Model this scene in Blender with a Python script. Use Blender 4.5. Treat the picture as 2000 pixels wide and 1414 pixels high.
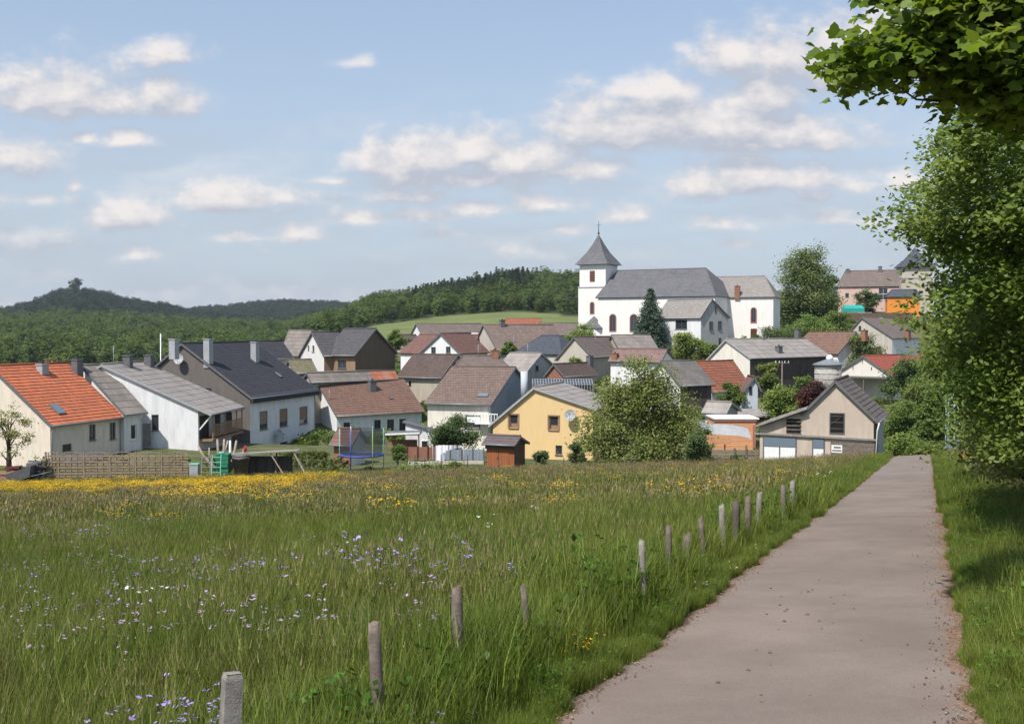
import bpy, math, random
import numpy as np
from mathutils import Vector, Matrix
from mathutils.geometry import tessellate_polygon
R = math.radians
rnd = random.Random(7); nr = np.random.default_rng(7)
for o in list(bpy.data.objects): bpy.data.objects.remove(o)
sc = bpy.context.scene; col = sc.collection

# ---------------------------------------------------------------- camera, sun, sky, exposure
EYE, F, HOR = 1.9, 2200.0, 645.0
PITCH = math.atan((707-HOR)/F)
cam = bpy.data.objects.new('camera', bpy.data.cameras.new('camera')); col.objects.link(cam)
cam.data.sensor_width = 36; cam.data.lens = F/2000*36; cam.data.clip_start = .1; cam.data.clip_end = 20000
cam.location = (0, 0, EYE); cam.rotation_euler = (R(90)-PITCH, 0, 0); sc.camera = cam
sc.render.resolution_x, sc.render.resolution_y = 1024, 723
def at(px, py, d):
    u, v, c, s = (px-1000)/F, (707-py)/F, math.cos(PITCH), math.sin(PITCH)
    f = c+v*s
    return Vector((u*d/f, d, EYE+(-s+v*c)*d/f))
SUN = Vector((-.62, -.78, 0)).normalized(); SUN_EL = R(54)
sd = Vector((SUN.x*math.cos(SUN_EL), SUN.y*math.cos(SUN_EL), math.sin(SUN_EL)))
sun = bpy.data.objects.new('sun', bpy.data.lights.new('sun', 'SUN')); col.objects.link(sun)
sun.data.energy = 4.2; sun.data.angle = R(.5); sun.data.color = (1, .95, .87)
sun.rotation_euler = sd.to_track_quat('Z', 'Y').to_euler()
sc.view_settings.view_transform = 'Standard'; sc.view_settings.look = 'None'
sc.view_settings.exposure = .38; sc.view_settings.gamma = 1
SKY_STRENGTH = .13
HAZE = .00008
CLOUDS = [  # bearing, elevation, half width, half height (in 1/2200), density
 (60,175,75,40,1),(150,165,70,45,1),(200,190,80,30,1),(320,190,50,32,1),(330,105,55,24,.75),(30,300,60,38,1),(110,215,60,20,.8),(255,268,32,16,.9),
 (175,268,22,14,.6),(150,360,28,16,.5),(255,415,62,30,1),(440,385,80,26,1),(560,380,60,22,.7),(585,450,40,22,.8),(270,490,34,22,.6),(120,450,50,22,.5),(60,385,110,22,.45),(510,480,24,26,.5),
 (740,310,50,34,.9),(830,295,80,42,1),(920,285,80,36,1),(1000,310,70,38,1),(1070,300,55,36,1),(1130,325,70,24,.9),(900,340,180,30,.75),(640,350,55,12,.6),(780,380,100,18,.7),(700,420,60,20,.75),(820,415,60,18,.6),
 (930,400,50,24,.7),(1060,390,60,24,.8),(1150,235,60,42,1),(1260,225,110,48,1),(1400,235,120,45,1),(1520,250,110,38,1),(1600,260,55,22,.9),(1280,175,70,26,1),(1480,185,70,36,1),(1260,265,150,28,.8),(1450,275,200,24,.8),
 (1440,110,60,42,1),(1540,100,80,48,1),(1630,90,70,60,1),(1700,80,60,60,1),(1360,350,60,34,1),(1470,335,90,30,1),(1560,345,60,26,.9),(1225,415,36,18,.9),(1680,350,60,26,.8),(1760,345,60,24,.8),(1590,375,60,20,.6),
 (1100,440,60,20,.5),(900,450,120,20,.4),(1400,430,120,22,.45),(1440,470,60,20,.4),(1650,420,120,26,.4),(700,120,50,18,.3),(500,455,180,26,.3),(1000,480,200,26,.3)]
def noise(N, L, vec, scale, detail=4, rough=.6):
    n = N.new('ShaderNodeTexNoise'); n.inputs['Scale'].default_value = scale; n.inputs['Detail'].default_value = detail; n.inputs['Roughness'].default_value = rough
    if vec is not None: L.new(vec, n.inputs['Vector'])
    return n.outputs['Fac']
def make_world():
    w = bpy.data.worlds.new('World'); sc.world = w; w.use_nodes = True
    nt = w.node_tree; N, L = nt.nodes, nt.links; N.clear()
    g = bpy.data.node_groups.new('cloud_field', 'ShaderNodeTree')
    g.interface.new_socket('P', in_out='INPUT', socket_type='NodeSocketVector')
    g.interface.new_socket('D', in_out='OUTPUT', socket_type='NodeSocketFloat')
    n, l = g.nodes, g.links
    gi, go = n.new('NodeGroupInput'), n.new('NodeGroupOutput')
    nz = n.new('ShaderNodeTexNoise'); nz.inputs['Scale'].default_value = 17; nz.inputs['Detail'].default_value = 7; nz.inputs['Roughness'].default_value = .66
    m0 = n.new('ShaderNodeVectorMath'); m0.operation = 'MULTIPLY'; m0.inputs[1].default_value = (1, 1.5, 1)
    l.new(gi.outputs[0], m0.inputs[0]); l.new(m0.outputs[0], nz.inputs['Vector'])
    nw = n.new('ShaderNodeTexNoise'); nw.inputs['Scale'].default_value = 42; nw.inputs['Detail'].default_value = 5
    l.new(m0.outputs[0], nw.inputs['Vector'])
    prev = None
    for (x, y, rx, ry, dn) in CLOUDS:
        a = n.new('ShaderNodeVectorMath'); a.operation = 'SUBTRACT'; a.inputs[1].default_value = ((x-1000)/F, (HOR-y-ry*.45)/F, 0)
        l.new(gi.outputs[0], a.inputs[0])
        b = n.new('ShaderNodeVectorMath'); b.operation = 'MULTIPLY'; b.inputs[1].default_value = (F/rx/1.85, F/ry/1.75, 0)
        l.new(a.outputs[0], b.inputs[0])
        sp = n.new('ShaderNodeSeparateXYZ'); l.new(b.outputs[0], sp.inputs[0])
        dnw = n.new('ShaderNodeMath'); dnw.operation = 'MULTIPLY'; dnw.inputs[1].default_value = -1.6; l.new(sp.outputs[1], dnw.inputs[0])
        mxx = n.new('ShaderNodeMath'); mxx.operation = 'MAXIMUM'; l.new(sp.outputs[1], mxx.inputs[0]); l.new(dnw.outputs[0], mxx.inputs[1])
        cb = n.new('ShaderNodeCombineXYZ'); l.new(sp.outputs[0], cb.inputs[0]); l.new(mxx.outputs[0], cb.inputs[1])
        c = n.new('ShaderNodeVectorMath'); c.operation = 'LENGTH'; l.new(cb.outputs[0], c.inputs[0])
        d = n.new('ShaderNodeMath'); d.operation = 'MULTIPLY_ADD'; d.inputs[1].default_value = -1; d.inputs[2].default_value = dn
        l.new(c.outputs['Value'], d.inputs[0])
        if prev is None: prev = d.outputs[0]
        else:
            e = n.new('ShaderNodeMath'); e.operation = 'SMOOTH_MAX'; e.inputs[2].default_value = .15
            l.new(prev, e.inputs[0]); l.new(d.outputs[0], e.inputs[1]); prev = e.outputs[0]
    mx = n.new('ShaderNodeMath'); mx.operation = 'MAXIMUM'; mx.inputs[1].default_value = -1.2; l.new(prev, mx.inputs[0])
    ma = n.new('ShaderNodeMath'); ma.operation = 'MULTIPLY_ADD'; ma.inputs[1].default_value = 2.1
    l.new(nz.outputs['Fac'], ma.inputs[0]); l.new(mx.outputs[0], ma.inputs[2])
    mb = n.new('ShaderNodeMath'); mb.operation = 'MULTIPLY_ADD'; mb.inputs[1].default_value = .9
    l.new(nw.outputs['Fac'], mb.inputs[0]); l.new(ma.outputs[0], mb.inputs[2])
    mc = n.new('ShaderNodeMath'); mc.operation = 'SUBTRACT'; mc.inputs[1].default_value = 1.26; l.new(mb.outputs[0], mc.inputs[0])
    l.new(mc.outputs[0], go.inputs[0])
    tc = N.new('ShaderNodeTexCoord'); sx = N.new('ShaderNodeSeparateXYZ'); L.new(tc.outputs['Generated'], sx.inputs[0])
    ym = N.new('ShaderNodeMath'); ym.operation = 'MAXIMUM'; ym.inputs[1].default_value = .05; L.new(sx.outputs[1], ym.inputs[0])
    du = N.new('ShaderNodeMath'); du.operation = 'DIVIDE'; L.new(sx.outputs[0], du.inputs[0]); L.new(ym.outputs[0], du.inputs[1])
    dv = N.new('ShaderNodeMath'); dv.operation = 'DIVIDE'; L.new(sx.outputs[2], dv.inputs[0]); L.new(ym.outputs[0], dv.inputs[1])
    P = N.new('ShaderNodeCombineXYZ'); L.new(du.outputs[0], P.inputs[0]); L.new(dv.outputs[0], P.inputs[1])
    P2 = N.new('ShaderNodeVectorMath'); P2.operation = 'ADD'; P2.inputs[1].default_value = (-.006, .016, 0); L.new(P.outputs[0], P2.inputs[0])
    def grp(v):
        q = N.new('ShaderNodeGroup'); q.node_tree = g; L.new(v.outputs[0], q.inputs[0]); return q
    A, B = grp(P), grp(P2)
    vs = N.new('ShaderNodeVectorMath'); vs.operation = 'MULTIPLY'; vs.inputs[1].default_value = (5, 22, 1); L.new(P.outputs[0], vs.inputs[0])
    vn = noise(N, L, vs.outputs[0], 1.0, 6, .6); vr = N.new('ShaderNodeMapRange'); vr.inputs[1].default_value = .42; vr.inputs[2].default_value = .75; vr.inputs[4].default_value = .85; L.new(vn, vr.inputs[0])
    ve = N.new('ShaderNodeMapRange'); ve.inputs[1].default_value = .22; ve.inputs[2].default_value = .11; L.new(dv.outputs[0], ve.inputs[0]); vm = N.new('ShaderNodeMath'); vm.operation = 'MULTIPLY'; L.new(vr.outputs[0], vm.inputs[0]); L.new(ve.outputs[0], vm.inputs[1])
    dn = N.new('ShaderNodeMapRange'); dn.interpolation_type = 'SMOOTHERSTEP'; dn.inputs[1].default_value = -.16; dn.inputs[2].default_value = 1.0; dn.inputs[4].default_value = .94
    L.new(A.outputs[0], dn.inputs[0])
    up = N.new('ShaderNodeMapRange'); up.inputs[1].default_value = -.2; up.inputs[2].default_value = 0
    L.new(sx.outputs[2], up.inputs[0])
    df = N.new('ShaderNodeMath'); df.operation = 'SUBTRACT'; L.new(A.outputs[0], df.inputs[0]); L.new(B.outputs[0], df.inputs[1])
    lt = N.new('ShaderNodeMapRange'); lt.inputs[1].default_value = -.3; lt.inputs[2].default_value = .75; L.new(df.outputs[0], lt.inputs[0])
    cc = N.new('ShaderNodeMix'); cc.data_type = 'RGBA'; cc.inputs['A'].default_value = (.40, .42, .48, 1); cc.inputs['B'].default_value = (.72, .675, .65, 1)
    L.new(lt.outputs[0], cc.inputs['Factor'])
    sky = N.new('ShaderNodeTexSky'); sky.sky_type = 'NISHITA'; sky.sun_disc = False; sky.sun_elevation = SUN_EL
    sky.sun_rotation = math.atan2(SUN.x, SUN.y); sky.air_density = 1.0; sky.dust_density = 1.0; sky.ozone_density = 1.6; sky.altitude = 400
    b1 = N.new('ShaderNodeBackground'); b1.inputs[1].default_value = SKY_STRENGTH; L.new(sky.outputs[0], b1.inputs[0])
    b2 = N.new('ShaderNodeBackground'); b2.inputs[1].default_value = 1.0; L.new(cc.outputs['Result'], b2.inputs[0])
    b0 = N.new('ShaderNodeBackground'); b0.inputs[0].default_value = (.395, .455, .53, 1)
    hf = N.new('ShaderNodeMapRange'); hf.interpolation_type = 'SMOOTHSTEP'; hf.inputs[1].default_value = -.05; hf.inputs[2].default_value = .34; hf.inputs[3].default_value = .97; hf.inputs[4].default_value = .38; L.new(sx.outputs[2], hf.inputs[0])
    mh = N.new('ShaderNodeMixShader'); L.new(hf.outputs[0], mh.inputs[0]); L.new(b1.outputs[0], mh.inputs[1]); L.new(b0.outputs[0], mh.inputs[2])
    mm = N.new('ShaderNodeMath'); mm.operation = 'MULTIPLY'; vx = N.new('ShaderNodeMath'); vx.operation = 'MAXIMUM'; L.new(dn.outputs[0], vx.inputs[0]); L.new(vm.outputs[0], vx.inputs[1]); L.new(vx.outputs[0], mm.inputs[0]); L.new(up.outputs[0], mm.inputs[1])
    ms = N.new('ShaderNodeMixShader'); L.new(mm.outputs[0], ms.inputs[0]); L.new(mh.outputs[0], ms.inputs[1]); L.new(b2.outputs[0], ms.inputs[2])
    out = N.new('ShaderNodeOutputWorld'); L.new(ms.outputs[0], out.inputs[0])
    w.cycles.sampling_method = 'MANUAL'; w.cycles.sample_map_resolution = 512
make_world()
sc.cycles.max_bounces = 6; sc.cycles.transparent_max_bounces = 6; sc.cycles.volume_bounces = 0
sc.cycles.diffuse_bounces = 3; sc.cycles.glossy_bounces = 2; sc.cycles.transmission_bounces = 3

# ---------------------------------------------------------------- helpers
def tag(o, label=None, cat=None, group=None, kind=None):
    if label: o['label'] = label
    if cat: o['category'] = cat
    if group: o['group'] = group
    if kind: o['kind'] = kind
    return o
def empty(name, loc, rz=0, **k):
    o = bpy.data.objects.new(name, None); col.objects.link(o); o.location = loc; o.rotation_euler = (0, 0, rz); o.empty_display_size = .3
    return tag(o, **k)
class MB:
    def __init__(s): s.v = []; s.f = []; s.m = []; s.uv = {}; s.smooth = []
    def poly(s, pts, m=0, uv=None):
        i = len(s.v); s.v += [tuple(p) for p in pts]; s.f.append(tuple(range(i, i+len(pts)))); s.m.append(m)
        if uv: s.uv[len(s.f)-1] = uv
        return s
    def box(s, x0, x1, y0, y1, z0, z1, m=0, M=None):
        c = [Vector((x, y, z)) for z in (z0, z1) for y in (y0, y1) for x in (x0, x1)]
        if M: c = [M @ p for p in c]
        i = len(s.v); s.v += [tuple(p) for p in c]
        for q in ((0,2,3,1),(4,5,7,6),(0,1,5,4),(2,6,7,3),(0,4,6,2),(1,3,7,5)): s.f.append(tuple(i+k for k in q)); s.m.append(m)
        return s
    def bar(s, a, b, w, h=None, m=0):
        a, b = Vector(a), Vector(b); d = b-a; ln = d.length
        if ln < 1e-6: return s
        q = d.to_track_quat('X', 'Z').to_matrix().to_4x4(); q.translation = a; h = h or w
        return s.box(0, ln, -w/2, w/2, -h/2, h/2, m, q)
    def tube(s, pts, r, n=8, m=0, cap=True):
        pts = [Vector(p) for p in pts]; rs = r if isinstance(r, (list, tuple)) else [r]*len(pts)
        rings = []
        for k, p in enumerate(pts):
            d = (pts[min(k+1, len(pts)-1)]-pts[max(k-1, 0)]).normalized()
            if k == 0: a = d.cross(Vector((0, 0, 1)) if abs(d.z) < .8 else Vector((0, 1, 0)))
            else: a = a-d*a.dot(d)
            a.normalize(); b = d.cross(a); i = len(s.v)
            for j in range(n):
                t = 2*math.pi*j/n; s.v.append(tuple(p+(a*math.cos(t)+b*math.sin(t))*rs[k]))
            rings.append(i)
        for k in range(len(rings)-1):
            for j in range(n):
                s.f.append((rings[k]+j, rings[k]+(j+1)%n, rings[k+1]+(j+1)%n, rings[k+1]+j)); s.m.append(m); s.smooth.append(len(s.f)-1)
        if cap:
            s.f.append(tuple(rings[0]+j for j in range(n))[::-1]); s.m.append(m); s.f.append(tuple(rings[-1]+j for j in range(n))); s.m.append(m)
        return s
    def build(s, name, mats, parent=None, **k):
        me = bpy.data.meshes.new(name); me.from_pydata(s.v, [], s.f)
        for x in (mats if isinstance(mats, (list, tuple)) else [mats]): me.materials.append(MAT(x))
        me.polygons.foreach_set('material_index', s.m)
        if s.smooth:
            sm = np.zeros(len(s.f), bool); sm[s.smooth] = True; me.polygons.foreach_set('use_smooth', sm)
        if s.uv:
            ul = me.uv_layers.new(name='UVMap')
            for fi, uv in s.uv.items():
                ls = me.polygons[fi].loop_start
                for j, t in enumerate(uv): ul.data[ls+j].uv = t
        me.update(); o = bpy.data.objects.new(name, me); col.objects.link(o)
        if parent: o.parent = parent
        return tag(o, **k)
def np_mesh(name, V, k, mat, extra=None):
    """V: (n*k,3) vertices, faces are consecutive runs of k vertices"""
    V = np.ascontiguousarray(V, np.float32); n = len(V)//k
    me = bpy.data.meshes.new(name); me.vertices.add(len(V)); me.vertices.foreach_set('co', V.ravel())
    me.loops.add(n*k); me.loops.foreach_set('vertex_index', np.arange(n*k, dtype=np.int32))
    me.polygons.add(n); me.polygons.foreach_set('loop_start', np.arange(0, n*k, k, dtype=np.int32))
    for m in (mat if isinstance(mat, list) else [mat]): me.materials.append(MAT(m))
    if extra is not None: me.polygons.foreach_set('material_index', np.asarray(extra, np.int32))
    me.update(calc_edges=True); me.validate(); return me
def link_mesh(name, me, parent=None, **k):
    o = bpy.data.objects.new(name, me); col.objects.link(o)
    if parent: o.parent = parent
    return tag(o, **k)

# ---------------------------------------------------------------- materials
MATS = {}
def new_mat(name):
    m = bpy.data.materials.new(name); m.use_nodes = True; nt = m.node_tree
    b = nt.nodes['Principled BSDF']; b.inputs['Specular IOR Level'].default_value = .25
    return m, nt.nodes, nt.links, b
def ramp(N, L, fac, a, b, lo=.35, hi=.65):
    r = N.new('ShaderNodeMapRange'); r.inputs[1].default_value = lo; r.inputs[2].default_value = hi; L.new(fac, r.inputs[0])
    m = N.new('ShaderNodeMix'); m.data_type = 'RGBA'; L.new(r.outputs[0], m.inputs['Factor'])
    for s, c in (('A', a), ('B', b)):
        if isinstance(c, tuple): m.inputs[s].default_value = (*c, 1)
        else: L.new(c, m.inputs[s])
    return m.outputs['Result']
def mul(c, k): return tuple(min(1, x*k) for x in c)
def plain(name, c, rough=.8, var=.15, scale=3, metal=0, bump=.0):
    m, N, L, b = new_mat(name); tc = N.new('ShaderNodeTexCoord').outputs['Object']
    f = noise(N, L, tc, scale, 6); L.new(ramp(N, L, f, mul(c, 1-var), mul(c, 1+var)), b.inputs['Base Color'])
    b.inputs['Roughness'].default_value = rough; b.inputs['Metallic'].default_value = metal
    if bump:
        bp = N.new('ShaderNodeBump'); bp.inputs['Strength'].default_value = bump; bp.inputs['Distance'].default_value = .02
        L.new(noise(N, L, tc, scale*14, 3), bp.inputs['Height']); L.new(bp.outputs[0], b.inputs['Normal'])
    return m
def plaster(name, c, stain=.3):
    m, N, L, b = new_mat(name); tc = N.new('ShaderNodeTexCoord').outputs['Object']
    mp = N.new('ShaderNodeMapping'); mp.inputs['Scale'].default_value = (1.6, 1.6, .35); L.new(tc, mp.inputs[0])
    f1 = noise(N, L, mp.outputs[0], 1.3, 7, .65); f2 = noise(N, L, tc, .35, 3)
    c1 = ramp(N, L, f1, mul(c, 1-stain*.7), c, .3, .6)
    L.new(ramp(N, L, f2, mul(c, 1-stain*.35), c1, .3, .5), b.inputs['Base Color']); b.inputs['Roughness'].default_value = .92
    bp = N.new('ShaderNodeBump'); bp.inputs['Strength'].default_value = .5; bp.inputs['Distance'].default_value = .015
    L.new(noise(N, L, tc, 45, 3), bp.inputs['Height']); L.new(bp.outputs[0], b.inputs['Normal'])
    return m
def roofmat(name, c, c2, tw=.3, th=.34, joint_shade=.35, patch=.5, moss=None):
    """pantiles or slates: tiles in metres on the roof's UV, every tile a slightly different tone, weathering patches"""
    m, N, L, b = new_mat(name); uv = N.new('ShaderNodeUVMap').outputs[0]
    br = N.new('ShaderNodeTexBrick'); br.inputs['Scale'].default_value = 1; br.inputs['Brick Width'].default_value = tw; br.inputs['Row Height'].default_value = th
    br.inputs['Mortar Size'].default_value = .018; br.inputs['Mortar Smooth'].default_value = .3; br.inputs['Bias'].default_value = 0
    br.inputs['Color1'].default_value = (*mul(c, 1.14), 1); br.inputs['Color2'].default_value = (*mul(c, .82), 1); br.inputs['Mortar'].default_value = (*mul(c, 1-joint_shade), 1)  # darker joint line also carries the shadow under each tile course
    L.new(uv, br.inputs['Vector'])
    mp = N.new('ShaderNodeMapping'); mp.inputs['Scale'].default_value = (.5, .22, 1); L.new(uv, mp.inputs[0])
    f = noise(N, L, mp.outputs[0], 1.4, 8, .7)
    r = N.new('ShaderNodeMapRange'); r.inputs[1].default_value = .42; r.inputs[2].default_value = .66; r.inputs[4].default_value = patch; L.new(f, r.inputs[0])
    mx = N.new('ShaderNodeMix'); mx.data_type = 'RGBA'; L.new(r.outputs[0], mx.inputs['Factor']); L.new(br.outputs['Color'], mx.inputs['A']); mx.inputs['B'].default_value = (*c2, 1)
    L.new(mx.outputs['Result'], b.inputs['Base Color']); b.inputs['Roughness'].default_value = .85
    bp = N.new('ShaderNodeBump'); bp.inputs['Strength'].default_value = .6; bp.inputs['Distance'].default_value = .03; bp.invert = True
    L.new(br.outputs['Fac'], bp.inputs['Height']); L.new(bp.outputs[0], b.inputs['Normal'])
    return m
def planks(name, c, w=.14, axis='z', var=.3, rough=.8):
    m, N, L, b = new_mat(name); tc = N.new('ShaderNodeTexCoord').outputs['Object']
    sp = N.new('ShaderNodeSeparateXYZ'); L.new(tc, sp.inputs[0]); cb = N.new('ShaderNodeCombineXYZ')
    if axis == 'z':
        ad = N.new('ShaderNodeMath'); L.new(sp.outputs[0], ad.inputs[0]); L.new(sp.outputs[1], ad.inputs[1]); L.new(ad.outputs[0], cb.inputs[0]); L.new(sp.outputs[2], cb.inputs[1])
    else:
        ad = N.new('ShaderNodeMath'); L.new(sp.outputs[0], ad.inputs[0]); L.new(sp.outputs[1], ad.inputs[1]); L.new(ad.outputs[0], cb.inputs[1]); L.new(sp.outputs[2], cb.inputs[0])
    br = N.new('ShaderNodeTexBrick'); br.offset = .37; br.inputs['Scale'].default_value = 1; br.inputs['Brick Width'].default_value = 2.2; br.inputs['Row Height'].default_value = w
    br.inputs['Mortar Size'].default_value = .01; br.inputs['Color1'].default_value = (*mul(c, 1+var), 1); br.inputs['Color2'].default_value = (*mul(c, 1-var), 1); br.inputs['Mortar'].default_value = (*mul(c, .4), 1)
    L.new(cb.outputs[0], br.inputs['Vector'])
    L.new(ramp(N, L, noise(N, L, tc, 5, 6), mul(c, .75), br.outputs['Color'], .25, .5), b.inputs['Base Color']); b.inputs['Roughness'].default_value = rough
    bp = N.new('ShaderNodeBump'); bp.invert = True; bp.inputs['Distance'].default_value = .01; L.new(br.outputs['Fac'], bp.inputs['Height']); L.new(bp.outputs[0], b.inputs['Normal'])
    return m
def leafmat(name, c, c2, trans=.35, scale=.35, rough=.55, spec=.25):
    m, N, L, b = new_mat(name); g = N.new('ShaderNodeNewGeometry')
    tc = N.new('ShaderNodeTexCoord').outputs['Object']
    f = noise(N, L, tc, scale, 3); base = ramp(N, L, f, c, c2, .38, .62)
    hs = N.new('ShaderNodeHueSaturation')
    r1 = N.new('ShaderNodeMapRange'); r1.inputs[3].default_value = .6; r1.inputs[4].default_value = 1.45; L.new(g.outputs['Random Per Island'], r1.inputs[0]); L.new(r1.outputs[0], hs.inputs['Value'])
    oi = N.new('ShaderNodeObjectInfo'); r2 = N.new('ShaderNodeMapRange'); r2.inputs[3].default_value = .486; r2.inputs[4].default_value = .514
    L.new(oi.outputs['Random'], r2.inputs[0]); L.new(r2.outputs[0], hs.inputs['Hue'])
    r3 = N.new('ShaderNodeMapRange'); r3.inputs[3].default_value = .72; r3.inputs[4].default_value = 1.3; L.new(noise(N, L, oi.outputs['Location'], .9, 1), r3.inputs[0])
    r4 = N.new('ShaderNodeMath'); r4.operation = 'MULTIPLY'; L.new(r1.outputs[0], r4.inputs[0]); L.new(r3.outputs[0], r4.inputs[1]); L.new(r4.outputs[0], hs.inputs['Value']); L.new(base, hs.inputs['Color'])
    L.new(hs.outputs[0], b.inputs['Base Color']); b.inputs['Roughness'].default_value = rough; b.inputs['Specular IOR Level'].default_value = spec
    t = N.new('ShaderNodeBsdfTranslucent'); tm = N.new('ShaderNodeMix'); tm.data_type = 'RGBA'; tm.blend_type = 'MULTIPLY'; tm.inputs['Factor'].default_value = 1
    L.new(hs.outputs[0], tm.inputs['A']); tm.inputs['B'].default_value = (1.0, 1.0, .45, 1); L.new(tm.outputs['Result'], t.inputs[0])
    ms = N.new('ShaderNodeMixShader'); ms.inputs[0].default_value = trans; L.new(b.outputs[0], ms.inputs[1]); L.new(t.outputs[0], ms.inputs[2])
    L.new(ms.outputs[0], N['Material Output'].inputs[0]); return m
def glass(name, c=(.03, .035, .045)):
    m, N, L, b = new_mat(name); b.inputs['Base Color'].default_value = (*c, 1); b.inputs['Roughness'].default_value = .08; b.inputs['Specular IOR Level'].default_value = .6
    return m
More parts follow.
